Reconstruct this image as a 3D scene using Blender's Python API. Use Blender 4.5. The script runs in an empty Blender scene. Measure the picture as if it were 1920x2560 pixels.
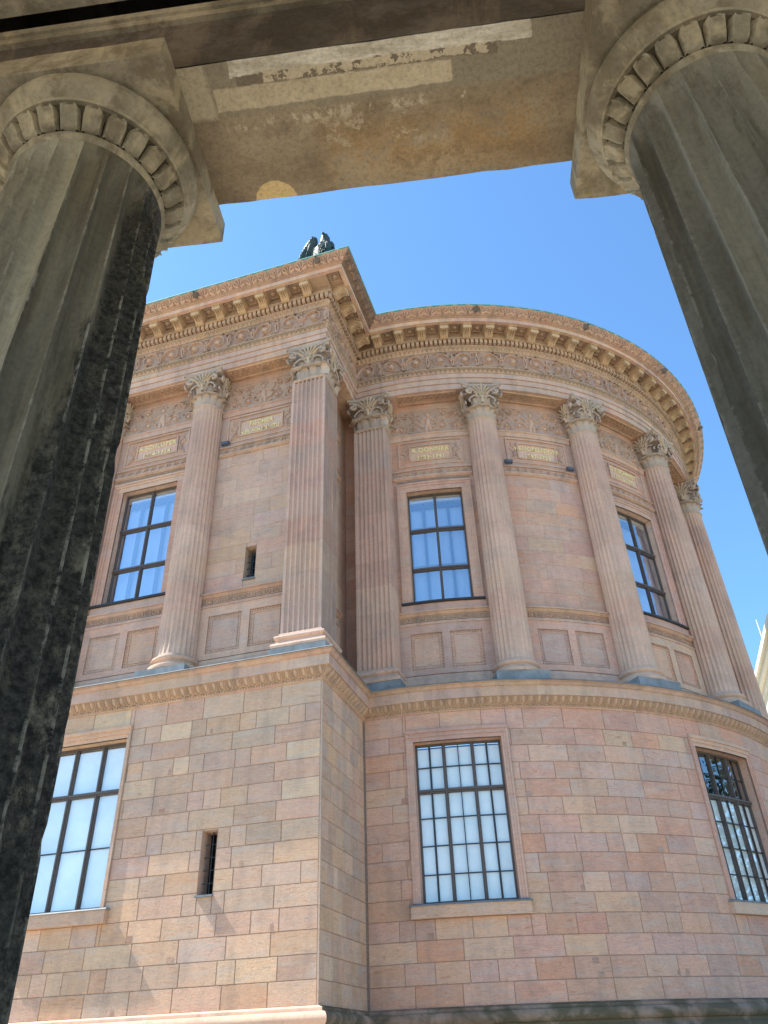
import bpy, math, random
from math import sin, cos, pi, radians as rad, sqrt, asin
random.seed(7)
S = bpy.context.scene
COL = S.collection
# ------------------------------------------------------------------ camera
CAM = (5.82, -15.104, 1.60)
YAW, PITCH, ROLL, FPX = 0.275, 0.618, -0.040, 1942.5
cd = bpy.data.cameras.new('camera'); cam = bpy.data.objects.new('camera', cd); COL.objects.link(cam)
cd.sensor_fit = 'HORIZONTAL'; cd.sensor_width = 36; cd.lens = 36 * FPX / 1920
cd.clip_start = 0.05; cd.clip_end = 2000
import mathutils
V3 = mathutils.Vector
fw = V3((-sin(YAW) * cos(PITCH), cos(YAW) * cos(PITCH), sin(PITCH)))
rt = V3((cos(YAW), sin(YAW), 0)); up = rt.cross(fw)
r2 = rt * cos(ROLL) + up * sin(ROLL); u2 = -rt * sin(ROLL) + up * cos(ROLL)
cam.matrix_world = mathutils.Matrix(((r2.x, u2.x, -fw.x, CAM[0]), (r2.y, u2.y, -fw.y, CAM[1]), (r2.z, u2.z, -fw.z, CAM[2]), (0, 0, 0, 1)))
S.camera = cam
# ------------------------------------------------------------------ sky, sun, exposure
SUN = V3((0.79, 0.093, -1.0)).normalized()          # the way the light travels
W = bpy.data.worlds.new('World'); S.world = W; W.use_nodes = True
nt = W.node_tree; bg = nt.nodes['Background']
sk = nt.nodes.new('ShaderNodeTexSky'); sk.sky_type = 'NISHITA'; sk.sun_disc = False
sk.sun_elevation = asin(-SUN.z); sk.sun_rotation = math.atan2(-SUN.x, -SUN.y)
sk.altitude = 50; sk.air_density = 1.0; sk.dust_density = 0.25; sk.ozone_density = 4.0
wb = nt.nodes.new('ShaderNodeMix'); wb.data_type = 'RGBA'; wb.blend_type = 'MULTIPLY'; wb.inputs[0].default_value = 1
wb.inputs[7].default_value = (.76, 1.0, 1.07, 1); nt.links.new(sk.outputs[0], wb.inputs[6]); nt.links.new(wb.outputs[2], bg.inputs[0]); bg.inputs[1].default_value = 0.14
sl = bpy.data.lights.new('sun', 'SUN'); sl.energy = 5.0; sl.angle = rad(0.55); sl.color = (1.0, 0.95, 0.86)
so = bpy.data.objects.new('sun', sl); COL.objects.link(so)
so.rotation_euler = SUN.to_track_quat('-Z', 'Y').to_euler(); so.location = (-20, -5, 30)
S.view_settings.view_transform = 'Standard'; S.view_settings.look = 'None'
S.view_settings.exposure = 1.2; S.view_settings.gamma = 1
S.render.engine = 'CYCLES'
S.cycles.max_bounces = 8; S.cycles.diffuse_bounces = 5; S.cycles.use_denoising = True
S.cycles.sample_clamp_indirect = 6

# ------------------------------------------------------------------ mesh builder
class MB:
    def __init__(s): s.v = []; s.f = []; s.t = []; s.tint = (1, 1, 1, 0)
    def pt(s, *ps): n = len(s.v); s.v.extend(ps); return n
    def face(s, ids, t=None): s.f.append(tuple(ids)); s.t.append(t or s.tint)
    def poly(s, ps, t=None): n = s.pt(*ps); s.face(range(n, n + len(ps)), t)
    def grid(s, rows, t=None, closed=False, tf=None):     # rows of points -> quads
        n = len(s.v); w = len(rows[0])
        for r in rows: s.v.extend(r)
        for i in range(len(rows) - 1):
            for j in range(w if closed else w - 1):
                k = (j + 1) % w
                s.face((n + i * w + j, n + i * w + k, n + (i + 1) * w + k, n + (i + 1) * w + j), tf(i, j) if tf else t)
    def rect(s, ch, a, b, z0, z1, o, t=None, n=None, o2=None):
        if n is None: n = max(1, int(abs(b - a) / 0.35 + .99)) if ch is CC else 1
        if o2 is None: o2 = o
        xs = [a + (b - a) * i / n for i in range(n + 1)]
        s.grid([[ch(x, z0, o) for x in xs], [ch(x, z1, o2) for x in xs]], t)
    def box(s, ch, a, b, z0, z1, o0, o1, t=None, n=None):
        if n is None: n = max(1, int(abs(b - a) / 0.35 + .99)) if ch is CC else 1
        xs = [a + (b - a) * i / n for i in range(n + 1)]
        lp = [(z0, o0), (z0, o1), (z1, o1), (z1, o0), (z0, o0)]
        s.grid([[ch(x, z, o) for x in xs] for z, o in lp], t)
        s.poly([ch(a, z, o) for z, o in lp[3::-1]], t); s.poly([ch(b, z, o) for z, o in lp[:4]], t)
    def ext(s, ch, prof, a, b, t=None, n=None):           # profile [(o,z)] upwards, run from a to b, ends closed to o of ends
        if n is None: n = max(1, int(abs(b - a) / 0.35 + .99)) if ch is CC else 1
        xs = [a + (b - a) * i / n for i in range(n + 1)]
        s.grid([[ch(x, z, o) for x in xs] for o, z in prof], t)
        s.poly([ch(a, z, o) for o, z in prof][::-1], t); s.poly([ch(b, z, o) for o, z in prof], t)
    def lathe(s, prof, n=32, c=(0, 0), t=None, tf=None, a0=0):
        s.grid([[(c[0] + r * cos(a0 + 2 * pi * j / n), c[1] + r * sin(a0 + 2 * pi * j / n), z) for j in range(n)] for r, z in prof], t, True, tf)
    def ridge(s, ch, pts, w, h, o, t=None, taper=False):
        m = len(pts); rows = [[], [], [], []]
        for i, (x, z) in enumerate(pts):
            x0, z0 = pts[max(0, i - 1)]; x1, z1 = pts[min(m - 1, i + 1)]
            dx, dz = x1 - x0, z1 - z0; l = sqrt(dx * dx + dz * dz) or 1
            nx, nz = -dz / l, dx / l
            k = 1 if not taper else (1 - .75 * i / (m - 1))
            for r, (q, hh) in zip(rows, ((-.5, -.004), (-.22, h), (.22, h), (.5, -.004))):
                r.append(ch(x + nx * q * w * k, z + nz * q * w * k, o + (hh * (k if hh > 0 else 1))))
        s.grid(rows, t)
    def dome(s, ch, x, z, r, h, o, n=10, lob=0, t=None, rz=None):
        rz = rz or r; rows = []
        for f, g in ((1, 0), (.85, .6), (.5, .93), (.02, 1)):
            rows.append([ch(x + r * f * cos(2 * pi * j / n) * (1 - .22 * lob * (j % 2)), z + rz * f * sin(2 * pi * j / n) * (1 - .22 * lob * (j % 2)), o + h * g) for j in range(n)])
        s.grid(rows, t, True)
    def tube(s, pts, r, n=6, t=None, flat=1):
        rows = []; m = len(pts)
        for i, p in enumerate(pts):
            a = V3(pts[max(0, i - 1)]); b = V3(pts[min(m - 1, i + 1)]); d = (b - a).normalized()
            q = V3((0, 0, 1)) if abs(d.z) < .95 else V3((0, 1, 0))
            u = d.cross(q).normalized(); w = u.cross(d)
            rr = r(i / (m - 1)) if callable(r) else r
            rows.append([tuple(V3(p) + u * rr * cos(2 * pi * j / n) + w * rr * flat * sin(2 * pi * j / n)) for j in range(n)])
        s.grid(rows, t, True); s.face([len(s.v) - n + j for j in range(n)], t)
    def build(s, name, mat, parent=None, smooth=False, kind=None, **kw):
        me = bpy.data.meshes.new(name); me.from_pydata(s.v, [], s.f); me.update()
        at = me.attributes.new('tint', 'FLOAT_COLOR', 'FACE')
        at.data.foreach_set('color', [c for t in s.t for c in t])
        me.materials.append(mat)
        if smooth:
            me.shade_smooth()
            me.set_sharp_from_angle(angle=rad(smooth if smooth is not True else 40))
        o = bpy.data.objects.new(name, me); COL.objects.link(o)
        if parent: o.parent = parent
        if kind: o['kind'] = kind
        for k, v in kw.items(): o[k] = v
        return o
def empty(name, loc, label, cat, group=None, rz=0):
    o = bpy.data.objects.new(name, None); COL.objects.link(o); o.location = loc; o.rotation_euler = (0, 0, rz)
    o['label'] = label; o['category'] = cat
    if group: o['group'] = group
    return o
def dup(o, parent=None, loc=None, rz=None):
    c = o.copy(); COL.objects.link(c)
    if parent: c.parent = parent
    if loc: c.location = loc
    if rz is not None: c.rotation_euler = (0, 0, rz)
    for ch in list(o.children):
        d = ch.copy(); COL.objects.link(d); d.parent = c
    return c

# ------------------------------------------------------------------ materials
def mat(name):
    m = bpy.data.materials.new(name); m.use_nodes = True
    nt = m.node_tree; return m, nt, nt.nodes['Principled BSDF']
def N(nt, typ, **kw):
    n = nt.nodes.new(typ)
    for k, v in kw.items():
        if k[0] == 'i' and k[1:].isdigit(): n.inputs[int(k[1:])].default_value = v
        elif k in n.inputs.keys(): n.inputs[k].default_value = v
        else: setattr(n, k, v)
    return n
def noise(nt, vec, scale, detail=5, rough=.6, dist=0):
    n = N(nt, 'ShaderNodeTexNoise', Scale=scale, Detail=detail, Roughness=rough, Distortion=dist)
    nt.links.new(vec, n.inputs['Vector']); return n.outputs['Fac']
def ramp(nt, fac, pts):
    r = nt.nodes.new('ShaderNodeValToRGB'); nt.links.new(fac, r.inputs[0]); e = r.color_ramp.elements
    while len(e) < len(pts): e.new(.5)
    for q, (p, c) in zip(e, pts): q.position = p; q.color = (c, c, c, 1) if isinstance(c, (int, float)) else (*c, 1)
    return r.outputs[0]
def mix(nt, typ, fac, a, b):
    m = nt.nodes.new('ShaderNodeMix'); m.data_type = 'RGBA'; m.blend_type = typ; m.clamp_result = True
    for sck, v in ((m.inputs[0], fac), (m.inputs[6], a), (m.inputs[7], b)):
        if isinstance(v, bpy.types.NodeSocket): nt.links.new(v, sck)
        elif isinstance(v, (int, float)): sck.default_value = v
        else: sck.default_value = (*v, 1)
    return m.outputs[2]
def math_(nt, op, a, b=0., clamp=False):
    m = nt.nodes.new('ShaderNodeMath'); m.operation = op; m.use_clamp = clamp
    for sck, v in zip(m.inputs, (a, b)):
        if isinstance(v, bpy.types.NodeSocket): nt.links.new(v, sck)
        else: sck.default_value = v
    return m.outputs[0]
def worldpos(nt, scale=(1, 1, 1), rndshift=None):
    g = nt.nodes.new('ShaderNodeNewGeometry'); mp = nt.nodes.new('ShaderNodeMapping')
    nt.links.new(g.outputs['Position'], mp.inputs[0]); mp.inputs['Scale'].default_value = scale
    if rndshift is not None:
        c = nt.nodes.new('ShaderNodeCombineXYZ')
        for i in range(3): nt.links.new(rndshift, c.inputs[i])
        v = nt.nodes.new('ShaderNodeVectorMath'); v.operation = 'ADD'
        nt.links.new(mp.outputs[0], v.inputs[0]); nt.links.new(c.outputs[0], v.inputs[1]); return v.outputs[0]
    return mp.outputs[0]
def stone(name, vein=.5, grime=.35, bump=.25, veinscale=9, grimecol=(.16, .14, .13), top=0.0, moss=0):
    m, nt, p = mat(name)
    at = N(nt, 'ShaderNodeAttribute', attribute_name='tint')
    sh = math_(nt, 'MULTIPLY', math_(nt, 'FRACT', math_(nt, 'MULTIPLY', at.outputs['Fac'], 917.3)), 40)
    v1 = worldpos(nt, (1.1, 1.1, veinscale), sh)
    n1 = noise(nt, v1, 1.6, 7, .65, 1.3)
    v0 = worldpos(nt)
    n2 = noise(nt, v0, 1.3, 6, .6, .4); n3 = noise(nt, v0, 14, 5, .7); n4 = noise(nt, v0, 60, 3, .7)
    c = mix(nt, 'MULTIPLY', vein, at.outputs['Color'], ramp(nt, n1, [(.34, (.72, .74, .80)), (.43, (1.08, 1.07, 1.04)), (.49, (.88, .84, .82)), (.55, (1.14, 1.10, 1.05)), (.66, (.80, .70, .62))]))
    dr = noise(nt, worldpos(nt, (.9, .9, 4.5), sh), 1.1, 4, .55, .8)
    c = mix(nt, 'MIX', math_(nt, 'MULTIPLY', ramp(nt, dr, [(.50, 0), (.66, 1)]), .42 * vein), c, (.50, .46, .41))
    nv = noise(nt, worldpos(nt, (2.2, 2.2, 20), sh), 2.0, 6, .7, 2.2)
    c = mix(nt, 'MULTIPLY', vein, c, ramp(nt, nv, [(.36, (.74, .68, .66)), (.44, (1.02, 1.02, 1.02)), (.50, (.90, .86, .84)), (.56, (1.1, 1.09, 1.07)), (.66, (.82, .77, .74))]))
    c = mix(nt, 'MULTIPLY', .55, c, ramp(nt, n2, [(.38, (.84, .84, .86)), (.5, (1.04, 1.03, 1.02)), (.62, (1.04, .99, .93))]))
    c = mix(nt, 'MULTIPLY', .5, c, ramp(nt, n3, [(.3, (.84, .82, .80)), (.55, (1.08, 1.08, 1.08)), (.75, (1.0, 1.0, 1.0))]))
    # weathering: soot streaks and spots with shapes of their own
    vs = worldpos(nt, (3.2, 3.2, .55)); st = noise(nt, vs, 1.0, 6, .65)
    g = ramp(nt, math_(nt, 'ADD', math_(nt, 'MULTIPLY', st, .6), math_(nt, 'MULTIPLY', n3, .4)), [(.5 - .05 * grime, 0), (.70, 1)])
    c = mix(nt, 'MIX', math_(nt, 'MULTIPLY', g, grime), c, grimecol)
    sp = ramp(nt, noise(nt, v0, 9, 2, .5), [(.70, 0), (.73, .5)])
    c = mix(nt, 'MIX', math_(nt, 'MULTIPLY', sp, .5), c, (.17, .12, .11))
    if moss:
        c = mix(nt, 'MIX', math_(nt, 'MULTIPLY', math_(nt, 'MULTIPLY', ramp(nt, n2, [(.38, 0), (.52, 1)]), at.outputs['Alpha']), moss), c, (.045, .05, .022))
    nt.links.new(c, p.inputs['Base Color']); p.inputs['Roughness'].default_value = .88
    p.inputs['Specular IOR Level'].default_value = .25
    b = N(nt, 'ShaderNodeBump', Distance=.02)
    rg = math_(nt, 'MULTIPLY', math_(nt, 'MULTIPLY', noise(nt, worldpos(nt, (1, 1, 1.4)), 26, 4, .65, .6), at.outputs['Alpha']), 2.2)
    hh = math_(nt, 'ADD', math_(nt, 'ADD', math_(nt, 'MULTIPLY', n3, .35), math_(nt, 'MULTIPLY', n4, .25)), rg)
    nt.links.new(hh, b.inputs['Height']); b.inputs['Strength'].default_value = bump
    nt.links.new(b.outputs[0], p.inputs['Normal'])
    return m
M = {}
M['wall'] = stone('sandstone_ashlar', .85, .34, .45)
M['upper'] = stone('sandstone_fine', .8, .35, .3)
M['trim'] = stone('sandstone_trim', .45, .5, .3, 3, (.12, .105, .10))
M['carve'] = stone('sandstone_carved', .3, .45, .35, 3, (.13, .11, .10))
M['plinth'] = stone('weathered_plinth', .3, .35, .3, 3, (.07, .07, .06), moss=.75)
def plain(name, col, rough=.6, spec=.5, metal=0, nz=0, nscale=8, c2=None):
    m, nt, p = mat(name)
    p.inputs['Roughness'].default_value = rough; p.inputs['Metallic'].default_value = metal; p.inputs['Specular IOR Level'].default_value = spec
    n = noise(nt, worldpos(nt), nscale, 5, .6)
    c = mix(nt, 'MIX', ramp(nt, n, [(.35, 0), (.65, 1)]), col, c2 or tuple(x * (1 - nz) for x in col))
    nt.links.new(c, p.inputs['Base Color']); return m
M['mortar'] = plain('mortar', (.37, .285, .23), .95, .2, nz=.4, nscale=20)
M['zinc'] = plain('zinc_sheet', (.25, .275, .285), .7, .25, 0, nz=.35, nscale=3)
M['copper'] = plain('green_copper', (.16, .42, .38), .6, .4, .0, nz=.3)
M['bronze'] = plain('dark_bronze', (.035, .045, .040), .55, .5, .5, c2=(.07, .10, .08), nscale=9)
M['iron'] = plain('dark_window_bars', (.030, .026, .024), .45, .5, nz=.3)
M['brownframe'] = plain('brown_frame', (.13, .105, .092), .5, .4, nz=.4, nscale=30)
M['dark'] = plain('room_dark', (.012, .013, .016), .9, .1, nz=.2)
M['blind'] = plain('roller_blind', (.90, .93, .91), .9, .1, c2=(.74, .79, .78), nscale=1.1)
M['bluebar'] = plain('inner_frame', (.05, .08, .16), .6, .3, nz=.2)
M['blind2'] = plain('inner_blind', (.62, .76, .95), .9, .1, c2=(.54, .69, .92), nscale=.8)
M['gold'] = plain('gold_leaf', (.88, .69, .32), .5, .4, .05, c2=(.72, .55, .27), nscale=14)
M['cream'] = plain('cream_render', (.74, .70, .60), .85, .2, nz=.08, nscale=2)
def glass(name, refl, tint=(.9, .95, 1)):
    m, nt, p = mat(name); nt.nodes.remove(p); out = nt.nodes['Material Output']
    t = N(nt, 'ShaderNodeBsdfTransparent', i0=(*tint, 1)); g = N(nt, 'ShaderNodeBsdfGlossy'); g.inputs['Roughness'].default_value = .01; g.inputs[0].default_value = (.92, .96, 1, 1)
    lw = N(nt, 'ShaderNodeLayerWeight', Blend=.35); mx = N(nt, 'ShaderNodeMixShader')
    f = math_(nt, 'ADD', math_(nt, 'MULTIPLY', lw.outputs['Facing'], .4), refl, True)
    bp = N(nt, 'ShaderNodeBump', Strength=.06, Distance=.05); nt.links.new(noise(nt, worldpos(nt), 1.7, 2), bp.inputs['Height']); nt.links.new(bp.outputs[0], g.inputs['Normal'])
    nt.links.new(f, mx.inputs[0]); nt.links.new(t.outputs[0], mx.inputs[1]); nt.links.new(g.outputs[0], mx.inputs[2]); nt.links.new(mx.outputs[0], out.inputs[0]); return m
M['glass'] = glass('window_glass', .13, (.98, 1, 1)); M['glass_dark'] = glass('slit_glass', -.06); M['glass_blue'] = glass('window_glass_upper', .36)

# ------------------------------------------------------------------ building charts: (s along the wall, z, o outwards)
Z0 = 2.49
AX, AY, R0, BB = 0.479, 13.245, 10.417, 2.839
def CA(s, z, o): return (s, -o, z + Z0)
def CB(s, z, o): return (o, s, z + Z0)
def CC(s, z, o): a = s / R0; return (AX + (R0 + o) * sin(a), AY - (R0 + o) * cos(a), z + Z0)
def deg(d): return R0 * rad(d)
def thi(o): return R0 * asin((o - AX) / (R0 + o))
def inner(o): return AY - sqrt((R0 + o) ** 2 - (o - AX) ** 2)
XL = -16.0
PAL = {  # linear colours of the stones
 'A': [(.56, .43, .315), (.53, .42, .33), (.54, .38, .29), (.47, .40, .33), (.60, .50, .375), (.55, .40, .27), (.51, .38, .31), (.45, .36, .29), (.58, .46, .345)],
 'C': [(.54, .385, .31), (.55, .375, .295), (.51, .385, .325), (.56, .42, .32), (.49, .39, .345), (.56, .345, .25), (.57, .45, .345), (.52, .38, .325), (.53, .36, .30)],
 'T': [(.52, .40, .32), (.54, .40, .305), (.49, .39, .33), (.56, .45, .355), (.51, .36, .29)],
 'K': [(.52, .415, .295), (.50, .39, .285)],
}
for k_, l_ in PAL.items():
    m_ = [sum(c[i] for c in l_) / len(l_) for i in range(3)]
    PAL[k_] = [tuple((m_[i] + (c[i] - m_[i]) * .64) * (1.11, .99, .925)[i] for i in range(3)) for c in l_]
def tint(pal='T', k=1, rough=0):
    c = random.choice(PAL[pal]); v = random.uniform(.92, 1.08) * k
    return (c[0] * v, c[1] * v * random.uniform(.98, 1.02), c[2] * v * random.uniform(.95, 1.05), rough)
def soft(t, m=(.60, .43, .33), k=.75): return tuple(m[i] + (t[i] - m[i]) * k for i in range(3)) + (t[3],)
def stations(o, seg=1.15):
    """points of the whole wall line at offset o, matching for every o"""
    out = []
    nA = 14
    for i in range(nA + 1): out.append(('A', XL + (o - XL) * i / nA))
    for i in range(1, 4): out.append(('B', -o + (inner(o) + o) * i / 3))
    t0 = thi(o); t1 = R0 * pi; nC = 96
    for i in range(1, nC + 1): out.append(('C', t0 + (t1 - t0) * i / nC))
    return out
def pathpt(st, z, o):
    k, s = st
    return (CA if k == 'A' else CB if k == 'B' else CC)(s, z, o)
def sweep(mb, prof, pal='T', k=1, fixed=None, kB=1, kC=1, aC=0):
    rows = []
    for o, z in prof:
        r = [pathpt(st, z, o) for st in stations(o)]
        r.append((XL, AY + R0 + o, z + Z0)); rows.append(r)
    tt = {}
    def tf(i, j):
        if fixed: return fixed
        key = j if j < 17 else 17 + (j - 17) // 4
        if key not in tt:
            q = tint(pal, k * (1 if j < 14 else kB if j < 17 else kC)); tt[key] = (*q[:3], aC if j >= 14 else 0)
        return tt[key]
    mb.grid(rows, tf=tf)
def wallface(mb, ch, a, b, z0, z1, holes, o, t=None):
    xs = sorted({a, b} | {x for h in holes for x in h[:2] if a < x < b}); zs = sorted({z0, z1} | {z for h in holes for z in h[2:4] if z0 < z < z1})
    for x0, x1 in zip(xs, xs[1:]):
        for y0, y1 in zip(zs, zs[1:]):
            xm, ym = (x0 + x1) / 2, (y0 + y1) / 2
            if any(h[0] < xm < h[1] and h[2] < ym < h[3] for h in holes): continue
            mb.rect(ch, x0, x1, y0, y1, o, t)
def reveal(mb, ch, h, o, depth, t):
    a, b, z0, z1 = h
    n = 6 if ch is CC else 1; xs = [a + (b - a) * i / n for i in range(n + 1)]
    mb.poly([ch(a, z0, o), ch(a, z0, o - depth), ch(a, z1, o - depth), ch(a, z1, o)][::-1], t)
    mb.poly([ch(b, z0, o), ch(b, z0, o - depth), ch(b, z1, o - depth), ch(b, z1, o)], t)
    mb.grid([[ch(x, z1, o) for x in xs], [ch(x, z1, o - depth) for x in xs]], t)
    mb.grid([[ch(x, z0, o - depth) for x in xs], [ch(x, z0, o) for x in xs]], t)
def clip(r, holes):
    out = [r]
    for h in holes:
        nxt = []
        for a, b, z0, z1 in out:
            if h[0] >= b or h[1] <= a or h[2] >= z1 or h[3] <= z0: nxt.append((a, b, z0, z1)); continue
            if h[0] > a: nxt.append((a, h[0], z0, z1))
            if h[1] < b: nxt.append((h[1], b, z0, z1))
            m0, m1 = max(a, h[0]), min(b, h[1])
            if h[3] < z1: nxt.append((m0, m1, h[3], z1))
            if h[2] > z0: nxt.append((m0, m1, z0, h[2]))
        out = nxt
    return [q for q in out if q[1] - q[0] > .03 and q[3] - q[2] > .03]
def block(mb, ch, r, o, g, dp, t):
    a, b, z0, z1 = r; n = 3 if ch is CC else 1
    xo = [a + g * .3 + (b - a - g * .6) * i / n for i in range(n + 1)]; xi = [a + g + (b - a - 2 * g) * i / n for i in range(n + 1)]
    mb.grid([[ch(x, z0 + g * .3, o - dp) for x in xo], [ch(x, z0 + g, o) for x in xi], [ch(x, z1 - g, o) for x in xi], [ch(x, z1 - g * .3, o - dp) for x in xo]], t)
    mb.poly([ch(a + g * .3, z0 + g * .3, o - dp), ch(a + g, z0 + g, o), ch(a + g, z1 - g, o), ch(a + g * .3, z1 - g * .3, o - dp)][::-1], t)
    mb.poly([ch(b - g * .3, z0 + g * .3, o - dp), ch(b - g, z0 + g, o), ch(b - g, z1 - g, o), ch(b - g * .3, z1 - g * .3, o - dp)], t)
def ashlar(mb, ch, a, b, rows, holes, pal, o=0., g=.012, dp=.014, rough=None, rev=False, big=1.0):
    for k, (z0, z1) in enumerate(rows):
        x = a; cuts = [a]
        while x < b - .02:
            w = random.uniform(.9, 1.06) * big if k % 2 == 0 else random.choice((.38, .62, .74, .78, .8)) * random.uniform(.94, 1.06) * big
            x = b if x + w > b - .22 else x + w
            cuts.append(x)
        if rev: cuts = [a + b - c for c in cuts][::-1]
        for c0, c1 in zip(cuts, cuts[1:]):
            rf = rough(k) if rough else 0
            t = tint(pal, 1, rf)
            for q in clip((c0, c1, z0, z1), holes): block(mb, ch, q, o + random.uniform(-.0015, .0015), g, dp, t)

museum = empty('museum_building', (0, 0, 0), 'pink sandstone museum with a rounded apse, fluted columns and dark barred windows beyond the colonnade', 'building')
# ------------------------------------------------------------------ lower storey
WA, WC = -5.87, [deg(10.05), deg(50.6), deg(91.1)]
LZ0, LZ1 = 1.90, 5.42
hl = {'A': [(WA - 1.10, WA + 1.10, LZ0, LZ1), (-2.60, -2.265, 1.94, 3.16), (WA - 7.0 - 1.1, WA - 7.0 + 1.1, LZ0, LZ1)], 'B': [], 'C': [(c - 1.06, c + 1.06, LZ0, LZ1) for c in WC]}
rows = [(i * .4, i * .4 + .4) for i in range(14)] + [(5.6, 6.13)]
mb = MB()
rf = lambda k: random.choice((.5, .8, 1)) if k < 5 else (random.choice((0, .25, .5)) if k < 8 else 0)
EX = -14.9
def cut_surround(h, w=.17): return (h[0] - w, h[1] + w, h[2] - .30, h[3] + .27)
bh = {'A': [cut_surround(hl['A'][0], .10), hl['A'][1], cut_surround(hl['A'][2], .1)], 'C': [cut_surround(h) for h in hl['C']]}
ashlar(mb, CA, -15.9, -.035, rows, bh['A'], 'A', rough=rf, rev=True)
ashlar(mb, CB, .035, BB - .05, rows, [], 'A', rough=lambda k: .25, big=.62)
ashlar(mb, CC, thi(0) + .03, deg(125), rows, bh['C'], 'C', rough=lambda k: .12)
# the corner arris strip
mb.box(CA, -.033, .002, 0, 6.13, -.035, .002, tint('A'))
for i in range(46):
    ch_, a_, b_ = (CC, deg(2), deg(95)) if i < 34 else (CA, -9, -.6)
    x = random.uniform(a_, b_); z = random.randrange(14) * .4 + random.choice((.02, .02, .26)); w_ = random.choice((.07, .10, .14)); q = random.choice((.10, .12))
    if any(h[0] - .2 < x + w_ and x < h[1] + .2 and h[2] - .4 < z < h[3] + .3 for h in hl['C' if ch_ is CC else 'A']): continue
    mb.box(ch_, x, x + w_, z, z + q, -.01, .0035, tint('C', .72), n=1)
lw = mb.build('lower_wall', M['wall'], museum)
mb = MB(); mb.tint = (.2, .14, .11, 0)
wallface(mb, CA, XL, -.01, -.02, 6.14, hl['A'], -.0135); wallface(mb, CB, .01, BB + .02, -.02, 6.14, [], -.0135)
wallface(mb, CC, thi(0) - .02, deg(180), -.02, 6.14, hl['C'], -.0135)
mb.build('joints', M['mortar'], lw)
mb = MB()
sweep(mb, [(.002, .005), (.11, -.03), (.12, -.07), (.12, -.085), (.20, -.10), (.24, -.15), (.25, -.20), (.24, -.25), (.20, -.30), (.17, -.31), (.17, -.36), (.22, -.42), (.22, -.46), (.20, -2.45)][::-1], 'T', 1.1, kB=.6, kC=.55, aC=1)  # sunlit front painted lighter, shaded sides painted darker; the sides also carry moss
mb.build('plinth_moulding', M['plinth'], museum, smooth=30)

def bar_frame(ch, sc, half, z0, z1, o, name, parent, mull, trans, mw, musub=(), hb=(), label=None, m='brownframe'):
    """sash frame: outer frame, main mullions (s), transoms (z), thin bars"""
    f = MB()
    a, b = sc - half, sc + half
    f.box(ch, a, a + .05, z0, z1, o - .04, o + .03); f.box(ch, b - .05, b, z0, z1, o - .04, o + .03)
    f.box(ch, a + .05, b - .05, z0, z0 + .06, o - .04, o + .028); f.box(ch, a + .05, b - .05, z1 - .05, z1, o - .04, o + .028)
    for x in mull:
        f.box(ch, sc + x - mw / 2, sc + x + mw / 2, z0 + .06, z1 - .05, o - .04, o + .04); f.box(ch, sc + x - mw / 5, sc + x + mw / 5, z0 + .06, z1 - .05, o + .04, o + .065)
    for z, w in trans:
        f.box(ch, a + .05, b - .05, z - w / 2, z + w / 2, o - .04, o + .05); f.box(ch, a + .03, b - .03, z - w / 6, z + w / 3, o + .05, o + .085)
    fo = f.build(name, M[m], parent)
    if musub or hb:
        f = MB()
        for x, w in musub: f.box(ch, sc + x - w / 2, sc + x + w / 2, z0 + .06, z1 - .05, o - .025, o + .02)
        for z, w in hb: f.box(ch, a + .05, b - .05, z - w / 2, z + w / 2, o - .024, o + .018)
        f.build('glazing_bars', M['iron'], parent)
    return fo
def pane(ch, sc, half, z0, z1, o, m='glass', parent=None, name='window', cols=1, zs=None):
    g = MB(); zs = zs or [z0, z1]; d = lambda: random.uniform(-.0035, .0035)
    for i in range(cols):
        a, b = sc - half + 2 * half * i / cols, sc - half + 2 * half * (i + 1) / cols
        for y0, y1 in zip(zs, zs[1:]): g.poly([ch(a, y0, o + d()), ch(b, y0, o + d()), ch(b, y1, o + d()), ch(a, y1, o + d())])
    return g.build(name, M[m], parent)
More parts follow.
